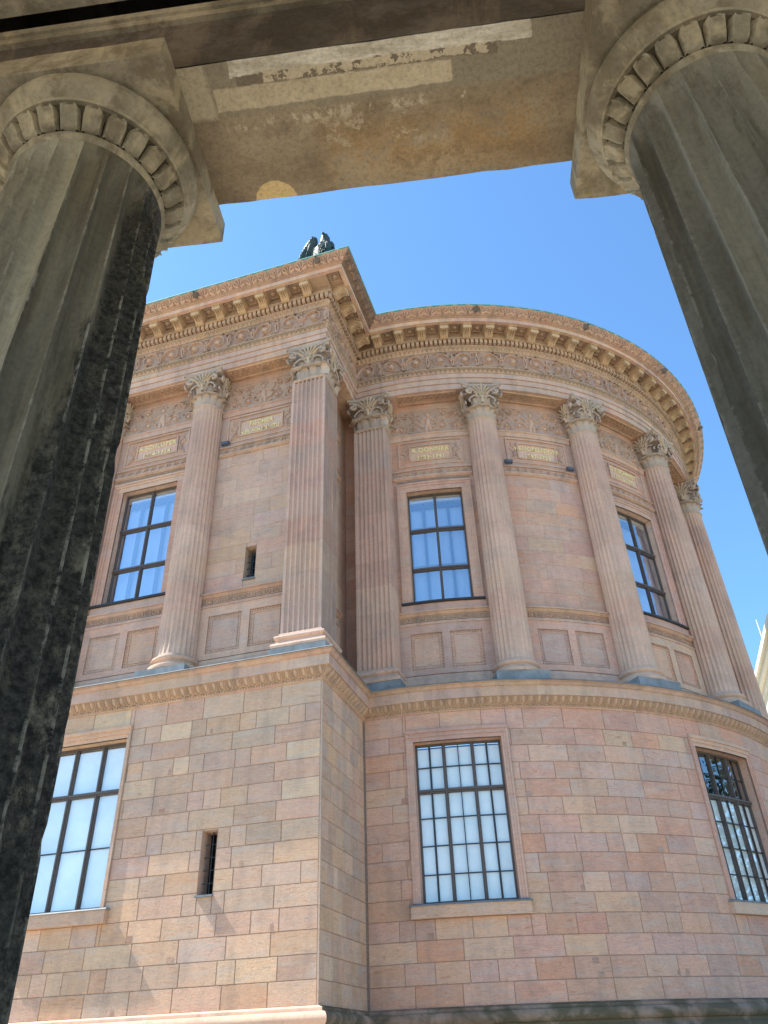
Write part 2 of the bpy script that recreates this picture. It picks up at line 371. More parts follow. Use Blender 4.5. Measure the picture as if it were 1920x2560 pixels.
def lower_window(ch, sc, half, pal, muntins, blindtop=1.0, glassm='glass'):
    d = -.27
    zt = 4.30; q_ = (zt - LZ0) / 4
    w = pane(ch, sc, half, LZ0, LZ1, d, glassm, museum, cols=6 if muntins else 3, zs=[LZ0, LZ0 + q_, LZ0 + 2 * q_, LZ0 + 3 * q_, zt, (zt + LZ1) / 2, LZ1] if muntins else [LZ0, 3.12, zt, LZ1])
    hb = [(LZ0 + (zt - LZ0) * i / 4, .022) for i in (1, 2, 3)] + [((zt + LZ1) / 2, .022)] if muntins else [(3.12, .022)]
    ms = [(-half * .667, .045), (0, .022), (half * .667, .045)] if muntins else []
    bar_frame(ch, sc, half, LZ0, LZ1, d, 'frame', w, (-half / 3, half / 3), [(zt, .10)], .085, ms, hb)
    b = MB(); reveal(b, ch, (sc - half, sc + half, LZ0, LZ1), 0, .40, tint(pal)); b.build('reveal', M['upper'], w)
    b = MB(); zb = LZ0 + (LZ1 - LZ0) * blindtop
    lip = .10 if blindtop == 1 else 0
    for i in range(3):                                # one roller blind to each light
        x0 = sc - half + i * 2 * half / 3 + .04; b.box(ch, x0, x0 + 2 * half / 3 - .08, LZ0 + .02, zb - lip, d - .055, d - .045)
    b.build('blind', M['blind'], w)
    b = MB(); b.box(ch, sc - half - .05, sc + half + .05, LZ0 - .1, LZ1 + .1, d - .6, d - .55); b.build('room', M['dark'], w)
    # stone surround with mouldings, sill
    s_ = MB(); W_ = .17 if ch is CC else .10; tt = tint(pal); tt2 = tint(pal)
    for k, (u0, u1, oo) in enumerate(((0, .35, .012), (.35, .7, .028), (.7, 1, .048))):
        ua, ub = W_ * u0, W_ * u1
        for sg in (-1, 1):
            x0, x1 = sorted((sc + sg * (half + ua), sc + sg * (half + ub)))
            s_.box(ch, x0, x1, LZ0, LZ1 + .27 * u0, -.05, oo, tt)
        h0, h1 = .27 * u0, .27 * u1
        s_.box(ch, sc - half - ub, sc + half + ub, LZ1 + h0, LZ1 + h1, -.05, oo * 1.5, tt2)
    s_.build('surround', M['upper'], w)
    s_ = MB(); tt = tint('A', 1.05)
    s_.box(ch, sc - half - .22, sc + half + .20, LZ0 - .30, LZ0 - .06, -.05, .125, tt); s_.build('sill', M['upper'], w)
    s_ = MB(); s_.ext(ch, [(-.30, LZ0 - .06), (.155, LZ0 - .062), (.157, LZ0 - .054), (.125, LZ0 - .024), (-.30, LZ0 + .004)], sc - half - .25, sc + half + .23); s_.build('sill_sheet', M['zinc'], w)
    return w
w = lower_window(CA, WA, 1.10, 'A', False)
lower_window(CA, WA - 7, 1.10, 'A', False)
lower_window(CC, WC[0], 1.06, 'C', True)
lower_window(CC, WC[1], 1.06, 'C', True, .66, 'glass')
lower_window(CC, WC[2], 1.06, 'C', True)
def slit(sc, half, z0, z1, o):
    w = pane(CA, sc, half, z0, z1, o - .20, 'glass_dark', museum, 'slit_window')
    f = MB(); f.box(CA, sc - .007, sc + .007, z0, z1, o - .17, o - .155)
    for i in range(1, 5): z = z0 + (z1 - z0) * i / 5; f.box(CA, sc - half, sc + half, z - .006, z + .006, o - .165, o - .150)
    f.build('grille', M['iron'], w)
    f = MB(); reveal(f, CA, (sc - half, sc + half, z0, z1), o + .002, .40, tint('A')); f.build('reveal', M['upper'], w)
    f = MB(); f.box(CA, sc - half - .1, sc + half + .1, z0 - .1, z1 + .1, o - .6, o - .5); f.build('room', M['dark'], w)
    f = MB(); f.box(CA, sc - half - .02, sc + half + .02, z0 - .03, z0 + .006, o - .2, o + .065); f.build('sill', M['zinc'], w)
slit(-2.4325, .1675, 1.94, 3.16, 0)

# ------------------------------------------------------------------ belt cornice between the storeys
mb = MB()
sweep(mb, [(-.02, 6.10), (.035, 6.105), (.035, 6.176)], 'T')
sweep(mb, [(.035, 6.175), (.06, 6.18), (.19, 6.345), (.20, 6.352)], 'K', .85)
sweep(mb, [(.20, 6.352), (.229, 6.352), (.229, 6.60)], 'T', .95)
sweep(mb, [(.229, 6.60), (.25, 6.60), (.30, 6.64), (.31, 6.665), (.34, 6.67), (.34, 6.70)], 'T', .85)
belt = mb.build('belt_cornice', M['trim'], museum, smooth=30)
mb = MB(); sweep(mb, [(.34, 6.70), (.372, 6.694), (.374, 6.702), (.345, 6.726), (-.9, 6.76)], fixed=(1, 1, 1, 0)); mb.build('ledge_flashing', M['zinc'], belt)
def runs(pitch, o, lo=-9.2, hi=deg(108)):
    """evenly spaced places along the visible wall: (chart, s)"""
    out = []; x = o - pitch / 2 - .02
    while x > lo: out.append((CA, x)); x -= pitch
    L = inner(o) + o; n = max(1, round(L / pitch)); out += [(CB, -o + L * (i + .5) / n) for i in range(n)]
    sc = R0 / (R0 + o); x = thi(o) + pitch * sc / 2 + .01
    while x < hi: out.append((CC, x)); x += pitch * sc
    return out
mb = MB(); tk = tint('K', .9)
for ch, s in runs(.20, .12):
    fz = lambda z: .055 + (z - 6.18) * .8
    cw = lambda x, z, o, ch=ch: ch(x, z, fz(z) + o)
    mb.dome(cw, s, 6.275, .052, .05, -.01, 8, rz=.085, t=tk)
    mb.ridge(cw, [(s + .078 * cos(a), 6.275 + .115 * sin(a)) for a in [rad(q) for q in range(150, 391, 30)]], .022, .035, 0, tk)
    mb.ridge(cw, [(s + .10, 6.34), (s + .10, 6.20)], .022, .03, 0, tk)
eg = mb.build('egg_and_dart', M['carve'], belt, smooth=50)
mb = MB()
for ch, s in runs(.066, .04):
    mb.dome(ch, s, 6.15, .026, .045, .03, 6, t=tk)
mb.build('bead_row', M['carve'], belt, smooth=60)

# ------------------------------------------------------------------ upper storey wall
Wo = -.70
UZ0, UZ1 = 9.55, 13.43
bays = [(CA, -2.36, 1.21, 'slit'), (CA, -5.86, 1.21, 'window'), (CA, -9.4, 1.2, 'blank'),
        (CC, deg(9.8), deg(6.95), 'window'), (CC, deg(30.1), deg(6.95), 'blank'), (CC, deg(50.3), deg(6.95), 'window'), (CC, deg(70.8), deg(6.95), 'blank'), (CC, deg(91.2), deg(6.95), 'window')]
hu = {'A': [], 'C': []}
for ch, sc, hf, kd in bays:
    k = 'A' if ch is CA else 'C'
    if kd == 'window': hu[k].append((sc - .915, sc + .915, UZ0, UZ1))
    if kd == 'slit': hu[k].append((-2.53, -2.215, 9.54, 10.56))
mb = MB()
rows2 = [(9.30 + .465 * i, 9.30 + .465 * (i + 1)) for i in range(10)]
kw = dict(o=Wo, g=.004, dp=.006, big=1.25)
cs = lambda h, w=.30: (h[0] - w, h[1] + w, h[2] - .25, h[3] + .45)
ashlar(mb, CA, -15.9, -.05, rows2, [cs(h) if h[1] - h[0] > 1 else h for h in hu['A']], 'T', **kw)
ashlar(mb, CB, .70, inner(Wo), rows2, [], 'T', **kw)
ashlar(mb, CC, thi(Wo), deg(125), rows2, [cs(h) for h in hu['C']], 'C', **kw)
for z0, z1 in ((6.72, 9.30), (13.95, 17.05)):
    ashlar(mb, CA, -15.9, -.05, [(z0, z1)], [], 'T', o=Wo, g=.003, dp=.004, big=1.6)
    ashlar(mb, CB, .70, inner(Wo), [(z0, z1)], [], 'T', o=Wo, g=.003, dp=.004, big=1.6)
    ashlar(mb, CC, thi(Wo), deg(125), [(z0, z1)], [], 'C', o=Wo, g=.003, dp=.004, big=1.6)
uw = mb.build('upper_wall', M['upper'], museum)
mb = MB(); mb.tint = (.26, .18, .14, 0)
wallface(mb, CA, XL, Wo, 6.70, 17.06, hu['A'], Wo - .008); wallface(mb, CB, .70, inner(Wo) + .01, 6.70, 17.06, [], Wo - .008)
wallface(mb, CC, thi(Wo) - .02, deg(180), 6.70, 17.06, hu['C'], Wo - .008)
mb.build('joints', M['mortar'], uw)
def upper_window(ch, sc):
    half = .915; o = Wo - .22; z0, z1 = UZ0, UZ1
    w = pane(ch, sc, half, z0, z1, o, 'glass_blue', museum, cols=2, zs=[z0, 10.74, 12.09, z1])
    bar_frame(ch, sc, half, z0, z1, o, 'frame', w, (0,), [(12.09, .10), (10.74, .10)], .085)
    f = MB(); reveal(f, ch, (sc - half, sc + half, z0, z1), Wo + .01, .40, tint('T', 1.05)); f.build('reveal', M['upper'], w)
    f = MB(); oi = o - .16                                   # inner casement behind the glass
    for x in (-.42, .42): f.box(ch, sc + x - .045, sc + x + .045, z0, z1 - .25, oi - .03, oi + .03)
    f.box(ch, sc - half - .1, sc - half + .06, z0, z1, oi - .03, oi + .03); f.box(ch, sc + half - .06, sc + half + .1, z0, z1, oi - .03, oi + .03)
    f.box(ch, sc - half, sc + half, z1 - .42, z1 - .28, oi - .03, oi + .02)
    f.build('inner_casement', M['bluebar'], w)
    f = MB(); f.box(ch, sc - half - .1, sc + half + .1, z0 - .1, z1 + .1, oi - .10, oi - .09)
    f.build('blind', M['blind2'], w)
    for z in (12.35, 11.0): f = MB(); f.box(ch, sc - half, sc + half, z - .09, z + .03, oi - .085, oi - .07); f.build('inner_rail', M['zinc'], w)
    f = MB(); f.box(ch, sc - half + .03, sc - .05, z1 - .24, z1 - .06, o - .10, o - .06); f.box(ch, sc + .05, sc + half - .03, z1 - .24, z1 - .06, o - .10, o - .06)
    f.build('roller_box', M['cream'], w)
    s_ = MB(); tt = tint('C'); tt2 = tint('C')
    for (a, b, oo) in ((0, .16, .03), (.16, .24, .05), (.24, .30, .075)):
        for sg in (-1, 1):
            x0, x1 = sorted((sc + sg * (half + a), sc + sg * (half + b))); s_.box(ch, x0, x1, z0, z1 + a, Wo - .02, Wo + oo, tt)
        s_.box(ch, sc - half - b, sc + half + b, z1 + a, z1 + b, Wo - .02, Wo + oo * 1.2, tt2)
    s_.build('surround', M['upper'], w)
    s_ = MB(); s_.box(ch, sc - half - .33, sc + half + .33, z0 - .05, z0 + .006, Wo - .35, Wo + .13); s_.build('sill', M['iron'], w)
for ch, sc, hf, kd in bays:
    if kd == 'window': upper_window(ch, sc)
slit(-2.3725, .1575, 9.54, 10.56, Wo)

def spiral(x, z, r, turns=1.4, a0=0, d=1, n=16, r1=.12):
    return [(x + (r * (1 - (1 - r1) * i / n)) * cos(a0 + d * 2 * pi * turns * i / n), z + (r * (1 - (1 - r1) * i / n)) * sin(a0 + d * 2 * pi * turns * i / n)) for i in range(n + 1)]
def scroll_unit(mb, ch, x, z, h, o, flip=1, t=None, w=.05, hh=.035):
    """one rinceau unit, h high, about h*1.25 wide, centred on x, z"""
    r = h * .40
    mb.ridge(ch, [(x - flip * h * .62, z - flip * h * .1)] + spiral(x, z, r, 1.35, pi if flip > 0 else 0, -flip, 18), w, hh, o, t, True)
    mb.dome(ch, x, z, r * .36, hh * 1.2, o, 10, 1, t)
    for k in range(7):
        a = random.uniform(0, 2 * pi); q = r * random.uniform(1.0, 1.28)
        px, pz = x + q * cos(a) * 1.15, z + q * sin(a) * .95; b = a + random.uniform(-1.2, 1.2)
        mb.ridge(ch, [(px, pz), (px + .06 * cos(b), pz + .05 * sin(b)), (px + .11 * cos(b + .7), pz + .09 * sin(b + .7))], w * 1.1, hh * .9, o, t, True)
def palmette(mb, ch, x, z, h, o, n=7, w=.4, t=None, pw=.05, ph=.03, spread=1.15):
    for k in range(n):
        a = pi / 2 + (k - (n - 1) / 2) * spread * 2 / (n - 1) * 1.0
        L = h * (1 - .18 * abs(k - (n - 1) / 2) / ((n - 1) / 2))
        pts = [(x + cos(a) * L * q * w / .5, z + sin(a) * L * q) for q in (.16, .45, .75, 1)]
        pts.append((pts[-1][0] + (.04 * h if cos(a) > .05 else -.04 * h if cos(a) < -.05 else 0), pts[-1][1] - .06 * h))
        mb.ridge(ch, pts[::-1], pw * h / .3, ph, o, t)
    mb.dome(ch, x, z + .04 * h, .09 * h, ph * 1.2, o, 6, 0, t)
def meander(mb, ch, a, b, z0, z1, o, t):
    h = z1 - z0; n = max(2, round((b - a) / (h * 1.35))); p = (b - a) / n
    for i in range(n):
        x = a + i * p; fl = i < n / 2
        X = (lambda q: x + q * p) if fl else (lambda q: x + (1 - q) * p)
        if i == n // 2 or i == 0 or i == n - 1:
            mb.ridge(ch, [(X(.15), z0 + .15 * h), (X(.85), z0 + .15 * h), (X(.85), z0 + .85 * h), (X(.15), z0 + .85 * h), (X(.15), z0 + .15 * h)], h * .13, .032, o, t); mb.dome(ch, x + p / 2, (z0 + z1) / 2, h * .2, .03, o, 6, 0, t); continue
        for seg in ([(0, .1), (0, .9)], [(0, .9), (.75, .9)], [(.75, .9), (.75, .35)], [(.75, .35), (.38, .35)], [(.38, .35), (.38, .6)], [(0, .1), (1, .1)]):
            mb.ridge(ch, [(X(q), z0 + u * h) for q, u in seg], h * .13, .034, o, t)
def waves(mb, ch, a, b, z0, z1, o, t):
    h = z1 - z0; n = max(3, round((b - a) / (h * 1.25))); p = (b - a) / n
    for i in range(n):
        x = a + (i + .5) * p; z = (z0 + z1) / 2
        mb.ridge(ch, [(x - p * .75, z0 + .12 * h), (x - p * .35, z0 + .2 * h)] + spiral(x, z + .04 * h, h * .34, 1.15, pi * 1.15, -1, 10, .2), h * .15, .038, o, t)

# ornament of the bays
for ch, sc, hf, kd in bays + [(CB, 2.06, .78, 'side')]:
    panels = MB(); c_bead = MB(); c_me = MB(); c_wv = MB(); carved = MB(); s_lo = MB(); s_base = MB(); s_wv = MB(); s_up = MB(); s_top = MB(); s_sill = MB(); s_cor = MB()
    a, b = sc - hf, sc + hf; t = tint('T'); t1 = tint('T'); t2 = tint('T', .95)
    pal = 'C' if ch is CC else 'T'
    s_base.ext(ch, [(Wo, 7.0), (Wo + .14, 7.0), (Wo + .14, 7.2), (Wo + .06, 7.30), (Wo + .05, 7.38), (Wo, 7.40)], a - .15, b + .15, t)
    ps = [(sc - .575 - .46, sc - .575 + .46, 7.56, 8.60), (sc + .575 - .46, sc + .575 + .46, 7.56, 8.60)] if kd != 'side' else []
    wallface(panels, ch, a - .1, b + .1, 7.40, 8.85, ps, Wo + .05, tint(pal))
    for h in ps:
        tp = tint(pal, 1.05); reveal(panels, ch, h, Wo + .05, .045, tp); panels.rect(ch, h[0], h[1], h[2], h[3], Wo + .006, tp)
        i0 = (h[0] + .10, h[1] - .10, h[2] + .10, h[3] - .10)
        for p0, p1 in (((i0[0], i0[2]), (i0[1], i0[2])), ((i0[1], i0[2]), (i0[1], i0[3])), ((i0[1], i0[3]), (i0[0], i0[3])), ((i0[0], i0[3]), (i0[0], i0[2]))): panels.ridge(ch, [p0, p1], .03, .02, Wo + .006, tp)
        n = 12
        for i in range(n):
            u = (i + .5) / n
            for x, z in ((h[0] + .035, h[2] + u * 1.04), (h[1] - .035, h[2] + u * 1.04), (h[0] + u * .92, h[2] + .035), (h[0] + u * .92, h[3] - .035)):
                c_bead.dome(ch, x, z, .024, .028, Wo + .012, 6, 0, t, rz=.024)
    s_lo.ext(ch, [(Wo, 8.85), (Wo + .075, 8.85), (Wo + .075, 8.885), (Wo + .06, 8.90), (Wo + .06, 8.93), (Wo, 8.93)], a - .08, b + .08, t2)
    s_lo.rect(ch, a - .08, b + .08, 8.93, 9.14, Wo + .012, t)
    meander(c_me, ch, a + .02, b - .02, 8.95, 9.12, Wo + .012, t)
    s_cor.ext(ch, [(Wo, 9.13), (Wo + .04, 9.14), (Wo + .10, 9.20), (Wo + .14, 9.21), (Wo + .14, 9.25), (Wo, 9.31)], a - .08, b + .08, t2)
    if kd in ('blank', 'slit', 'side'): pass
    else: s_sill.box(ch, a, b, 9.30, 9.50, Wo - .01, Wo + .05, tint(pal))
    s_wv.ext(ch, [(Wo, 13.90), (Wo + .03, 13.90), (Wo + .10, 13.95), (Wo + .10, 13.985), (Wo, 13.99)], a - .05, b + .05, t1)
    s_wv.rect(ch, a - .05, b + .05, 13.985, 14.22, Wo + .02, t1); waves(c_wv, ch, a + .05, b - .03, 14.0, 14.21, Wo + .02, t1)
    s_wv.ext(ch, [(Wo, 14.215), (Wo + .08, 14.22), (Wo + .08, 14.26), (Wo, 14.28)], a - .05, b + .05, t1)
    s_up.ext(ch, [(Wo, 15.50), (Wo + .03, 15.50), (Wo + .05, 15.56), (Wo + .05, 15.64), (Wo + .09, 15.66), (Wo + .09, 15.70), (Wo, 15.72)], a - .1, b + .1, t2)
    s_top.ext(ch, [(Wo, 16.73), (Wo + .035, 16.74), (Wo + .035, 16.765), (Wo, 16.77)], a - .1, b + .1, t2)
    # relief with scrolls round a small standing figure
    o = Wo; z = 16.22; tr = tint('T', 1.0)
    if kd == 'side':
        for i in range(2): scroll_unit(carved, ch, sc - .35 + .75 * i, z, .85, o, 1 if i % 2 else -1, tr)
    else:
        for sg in (-1, 1):
            cx_ = lambda x, z, oo, ch=ch, sg=sg, sc=sc: ch(sc + sg * x, z, oo)
            def put(x, zz, h, fl):
                k = len(carved.f); scroll_unit(carved, cx_, x, zz, h, o, fl, tr, .042, .06)
                if sg < 0: carved.f[k:] = [f[::-1] for f in carved.f[k:]]
            put(.48, 15.99, .50, 1); put(.95, 15.97, .46, -1); put(.56, 16.50, .38, -1); put(.98, 16.46, .36, 1)
        carved.dome(ch, sc, 16.18, .10, .07, o, 10, 0, tr, rz=.22); carved.dome(ch, sc, 16.50, .07, .07, o, 8, 0, tr, rz=.085)
        carved.dome(ch, sc - .07, 15.93, .06, .05, o, 8, 0, tr, rz=.19); carved.dome(ch, sc + .07, 15.93, .06, .05, o, 8, 0, tr, rz=.19)
        for sg in (-1, 1): carved.ridge(ch, [(sc + sg * .06, 16.34), (sc + sg * .24, 16.22), (sc + sg * .36, 16.38)], .06, .05, o, tr); carved.ridge(ch, [(sc + sg * .05, 16.66), (sc + sg * .12, 16.60)], .04, .04, o, tr)
    carved.rect(ch, a - .1, b + .1, 15.73, 16.73, Wo + .004, tint('T', .80))  # sooty relief ground, tinted darker to paint crevice shade behind the carving
    c_me.rect(ch, a - .08, b + .08, 8.95, 9.12, Wo + .014, tint('T', .72)); c_wv.rect(ch, a - .05, b + .05, 14.0, 14.21, Wo + .023, tint('T', .85))  # meander and wave grounds darkened likewise, shade painted into the recesses
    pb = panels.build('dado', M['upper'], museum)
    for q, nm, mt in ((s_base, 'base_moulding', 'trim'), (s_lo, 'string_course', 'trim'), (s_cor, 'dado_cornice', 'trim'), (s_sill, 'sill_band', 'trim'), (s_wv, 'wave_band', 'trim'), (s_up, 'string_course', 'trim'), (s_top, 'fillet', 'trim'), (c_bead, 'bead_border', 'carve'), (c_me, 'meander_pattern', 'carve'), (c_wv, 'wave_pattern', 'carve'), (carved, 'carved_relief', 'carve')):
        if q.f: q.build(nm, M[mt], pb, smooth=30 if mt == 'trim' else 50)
# inscriptions
def text_on(ch, txt, sc, z, size, o, parent, squash=1.0):
    cu = bpy.data.curves.new('lettering', 'FONT'); cu.body = txt; cu.size = size; cu.align_x = 'CENTER'; cu.extrude = .012; cu.space_character = 1.12; cu.offset = .009
    ob = bpy.data.objects.new('tmp', cu); COL.objects.link(ob)
    dg = bpy.context.evaluated_depsgraph_get(); me = bpy.data.meshes.new_from_object(ob.evaluated_get(dg))
    COL.objects.unlink(ob); bpy.data.objects.remove(ob)
    for v in me.vertices:
        v.co = ch(sc + v.co.x * squash, z + v.co.y, o + v.co.z)
    me.name = 'lettering'; me.materials.clear(); me.materials.append(M['gold'])
    q = bpy.data.objects.new('lettering', me); COL.objects.link(q); q.parent = parent
texts = [(CA, -2.36, 'FISCHER', 'v.ERLACH.1656-1723', .82), (CA, -5.86, 'A.SCHLÜTER', '1664-1714', .9), (CA, -9.4, '', '', 1),
         (CC, deg(9.8), 'R.DONNER', '1693-1741', 1), (CC, deg(30.1), 'v.KNOBELSDORF', '1697-1753', .85), (CC, deg(50.3), 'G.F.SCHMIDT', '1712-1775', .9), (CC, deg(70.8), '', '', 1)]
for ch, sc, l1, l2, sq in texts:
    t = tint('T', 1.12); t2 = tint('T'); p = MB()
    o = Wo
    for x0, x1, z0, z1, oo in ((-1.10, 1.10, 14.42, 15.42, .045), (-.72, .72, 14.60, 15.23, .06)):
        w_ = .045
        p.box(ch, sc + x0, sc + x1, z0, z0 + w_, o - .01, o + oo * .6, t); p.box(ch, sc + x0, sc + x1, z1 - w_, z1, o - .01, o + oo, t2)
        p.box(ch, sc + x0, sc + x0 + w_, z0 + w_, z1 - w_, o - .01, o + oo * .8, t); p.box(ch, sc + x1 - w_, sc + x1, z0 + w_, z1 - w_, o - .01, o + oo * .8, t)
    p.rect(ch, sc - .70, sc + .70, 14.62, 15.2, o + .008, tint('T', 1.15))
    for sg in (-1, 1):
        q = lambda x: sc + sg * x
        p.ridge(ch, [(q(.74), 14.64), (q(.98), 14.52), (q(.84), 14.86), (q(.98), 14.98), (q(.80), 15.22)], .035, .03, o, t)
        p.ridge(ch, [(q(.74), 14.78), (q(.88), 14.66), (q(.76), 15.0), (q(.90), 15.12), (q(.90), 15.3)], .03, .03, o, t)
    ip = p.build('inscription_panel', M['upper'], museum)
    if l1:
        text_on(ch, l1, sc, 14.955, .23, o + .02, ip, sq); text_on(ch, l2, sc, 14.665, .20 if len(l2) < 12 else .20, o + .02, ip, 1 if len(l2) < 12 else .62)

# ------------------------------------------------------------------ columns
ZN, ZB, RN, RB = 15.665, 7.45, .447, .496
def fluted(r0, r1, z0, z1, nf=24, sub=5, fl=.20, depth=.32, rings=28, pal='K', joints=None):
    mb = MB(); rows = []; n = nf * sub
    for i in range(rings + 1):
        u = i / rings; z = z0 + (z1 - z0) * u; r = r0 + (r1 - r0) * (u ** 1.5)
        k = min(1, min(u, 1 - u) * rings / 1.0) if (i in (0, rings)) else 1
        row = []
        for j in range(n):
            q = (j % sub) / sub; w = 2 * pi * r / nf
            dp = 0 if q < fl * .5 or q > 1 - fl * .4 else sin(pi * (q - .1) / .82) * w * depth * k
            a = 2 * pi * (j / n) + pi / nf
            row.append(((r - max(0, dp)) * cos(a), (r - max(0, dp)) * sin(a), z))
        rows.append(row)
    dr = [soft(tint('C')) for _ in range(12)]
    mb.grid(rows, closed=True, tf=lambda i, j: dr[int(i / rings * 8.7)]); return mb
cap_t = (.50, .395, .305, 0)
def leafy(mb, base, out, h, w, t, curl=.35, n=7):
    """acanthus leaf: base point, outward unit direction, height, width"""
    ox, oy = out; tx, ty = -oy, ox; rows = []
    for i in range(n):
        u = i / (n - 1)
        hh = h * (u if u < .8 else .8 + (u - .8) * .2 - (u - .8) * .6); oo = .02 + .05 * u + (curl * h * max(0, u - .55) ** 1.3 * 2.2)
        ww = w * .5 * (1 - .15 * cos(u * 9)) * (1 if u < .75 else 1 - (u - .75) * 2.2)
        rows.append([(base[0] + tx * ww * q + ox * (oo - .05 * abs(q) ** 1.5 + (.012 if j in (1, 5) else 0)), base[1] + ty * ww * q + oy * (oo - .05 * abs(q) ** 1.5 + (.012 if j in (1, 5) else 0)), base[2] + hh - .03 * abs(q) * (i % 2)) for j, q in enumerate((-1, -.66, -.33, 0, .33, .66, 1))])
    mb.grid(rows, t)
def capital(square=False, hw=.5):
    mb = MB(); T = lambda: (lambda k: (cap_t[0] * k, cap_t[1] * k * .99, cap_t[2] * k, .2))(random.uniform(.88, 1.06))
    H = 1.365; k = 1 if not square else hw / .44
    def ring(r, z, n=32):
        if not square: return [(r * cos(2 * pi * j / n), r * sin(2 * pi * j / n), z) for j in range(n)]
        out = []
        for j in range(n):
            a = 2 * pi * (j + .5) / n; c, s_ = cos(a), sin(a); m = max(abs(c), abs(s_)); q = r * k * (1 / m * .9 + .1 / 1)
            out.append((q * c, q * s_, z))
        return out
    mb.grid([ring(r, z) for r, z in (((.44, 0), (.425, .06), (.42, .12), (.43, .42), (.46, .60), (.50, .85), (.56, 1.05), (.60, 1.19), (.30, 1.19)) if not square else ((.44, 0), (.42, .06), (.415, .12), (.42, .5), (.425, .8), (.44, 1.05), (.46, 1.19), (.2, 1.19)))], T(), True)
    mb.grid([ring(r, z) for r, z in ((.43, -.005), (.475, .01), (.49, .04), (.475, .07), (.43, .085))], T(), True)
    mb.grid([ring(r, z) for r, z in ((.44, .47), (.52, .49), (.545, .525), (.52, .555), (.44, .57))], T(), True)
    nl = 12
    for row, (z, h, w_, r) in enumerate(((.09, .42, .24, .42), )):
        for j in range(nl):
            a = 2 * pi * (j + .5) / nl
            if square:
                c, s_ = cos(a), sin(a); m = max(abs(c), abs(s_)); bx, by = r * k * c / m, r * k * s_ / m
                out = (1 if c > 0 else -1, 0) if abs(c) > abs(s_) else (0, 1 if s_ > 0 else -1)
            else: bx, by, out = r * cos(a), r * sin(a), (cos(a), sin(a))
            leafy(mb, (bx, by, z), out, h, w_ * (1.15 if square else 1), T(), .42)
    e = hw + .035 if square else .50
    for f in range(4):                                 # four faces
        a = f * pi / 2; c, s_ = cos(a), sin(a)
        P = lambda x, y, z: (x * c - y * s_, x * s_ + y * c, z)    # local: face at -y
        for sg in (-1, 1):
            cxv, czv = sg * (e - .055), .985
            tt = T()
            sp = [(cxv + .125 * (1 - .82 * i / 16) * cos(pi / 2 + sg * (-pi * .0) - sg * 2 * pi * 1.35 * i / 16 * -1), czv + .125 * (1 - .82 * i / 16) * sin(pi / 2 - sg * 2 * pi * 1.35 * i / 16 * -1)) for i in range(17)]
            stem = [(sg * .06, .56), (sg * .09, .72), (sg * .17, .92), (sg * (e - .20), 1.08), ]
            yv = lambda x: -(e + .03 + .12 * (abs(x) / e) ** 2)
            mb.tube([P(x, yv(x) + (.06 if z < .8 else 0), z) for x, z in stem + sp], lambda u: .042 if u < .6 else .034, 6, tt)
            mb.tube([P(cxv, -e + .05, czv), P(cxv, yv(cxv) + .01, czv), P(cxv, yv(cxv) - .03, czv)], .045, 6, tt)
            stem2 = [(sg * .02, .60), (sg * .10, .80), (sg * .24, .88), (sg * .36, .80), (sg * .42, .68), (sg * .40, .60)]
            mb.tube([P(x * (e / .5), -(e + .02), z) for x, z in stem2], .034, 6, T())
            leafy(mb, P(sg * (e - .10), -(e - .10), .55), (P(sg * .707, -.707, 0)[0], P(sg * .707, -.707, 0)[1]), .40, .22, T(), .5)
            leafy(mb, P(sg * .22 * e / .5, -(e - .10), .58), (P(0, -1, 0)[0], P(0, -1, 0)[1]), .30, .16, T(), .2)
        tt = (cap_t[0] * 1.15, cap_t[1] * 1.1, cap_t[2] * .95, .1)
        for kk in range(7):                            # palmette
            b_ = (kk - 3) * .36; L = .46 * (1 - .05 * abs(kk - 3))
            pts = [P(sin(b_) * L * u, -(e + .055 + .07 * u), .86 + cos(b_) * L * u) for u in (.12, .4, .7, .92, 1.0)]
            mb.tube(pts, lambda u: .018 + .026 * u if u < .9 else .02, 5, tt, .7)
        for sg in (-1, 1): mb.tube([P(sg * .075 + .035 * cos(q), -(e + .09), .80 + .035 * sin(q)) for q in [pi * i / 4 for i in range(9)]], .018, 5, tt)
        mb.tube([P(0, -(e + .02), .58), P(0, -(e + .07), .74), P(0, -(e + .05), .86)], .05, 6, tt)
    # abacus: concave sides, cut corners
    A_ = e + .175
    def ab(sc_, z):
        out = []
        for f in range(4):
            a = f * pi / 2; c, s_ = cos(a), sin(a)
            for u in (-.93, -.75, -.45, -.15, .15, .45, .75, .93):
                x = A_ * u * sc_; y = -(A_ * sc_ - .15 * (1 - (u / .93) ** 2)); out.append((x * c - y * s_, x * s_ + y * c, z))
        return out
    mb.grid([ab(s_, z) for s_, z in ((.55, 1.17), (.90, 1.17), (.92, 1.22), (.93, 1.25), (.985, 1.26), (1.0, 1.29), (1.0, 1.345), (.97, H), (.2, H))], T(), True)
    return mb
def base_profile(sq=False):
    return [(.60, .0), (.655, .03), (.67, .08), (.655, .13), (.60, .16), (.575, .165), (.56, .20), (.545, .24), (.565, .255), (.60, .28), (.61, .315), (.60, .35), (.555, .37), (.53, .375), (.52, .42), (.50, .45)]
ZPB = 7.0
flm = fluted(RB, RN, ZB - ZPB, ZN - ZPB)
col0 = flm.build('column', M['carve'], museum, smooth=35)
c = capital(); cm = c.build('capital', M['carve'], col0, smooth=50); cm.location = (0, 0, ZN - ZPB)
b = MB(); b.lathe([(r, z) for r, z in base_profile()], 40, t=tint('T')); b.build('base', M['trim'], col0, smooth=40)
b = MB(); b.box(lambda s, z, o: (s, -o, z), -.67, .67, -.28, .0, -.67, .67, (1, 1, 1, 0)); b.build('plinth_sheet', M['zinc'], col0)
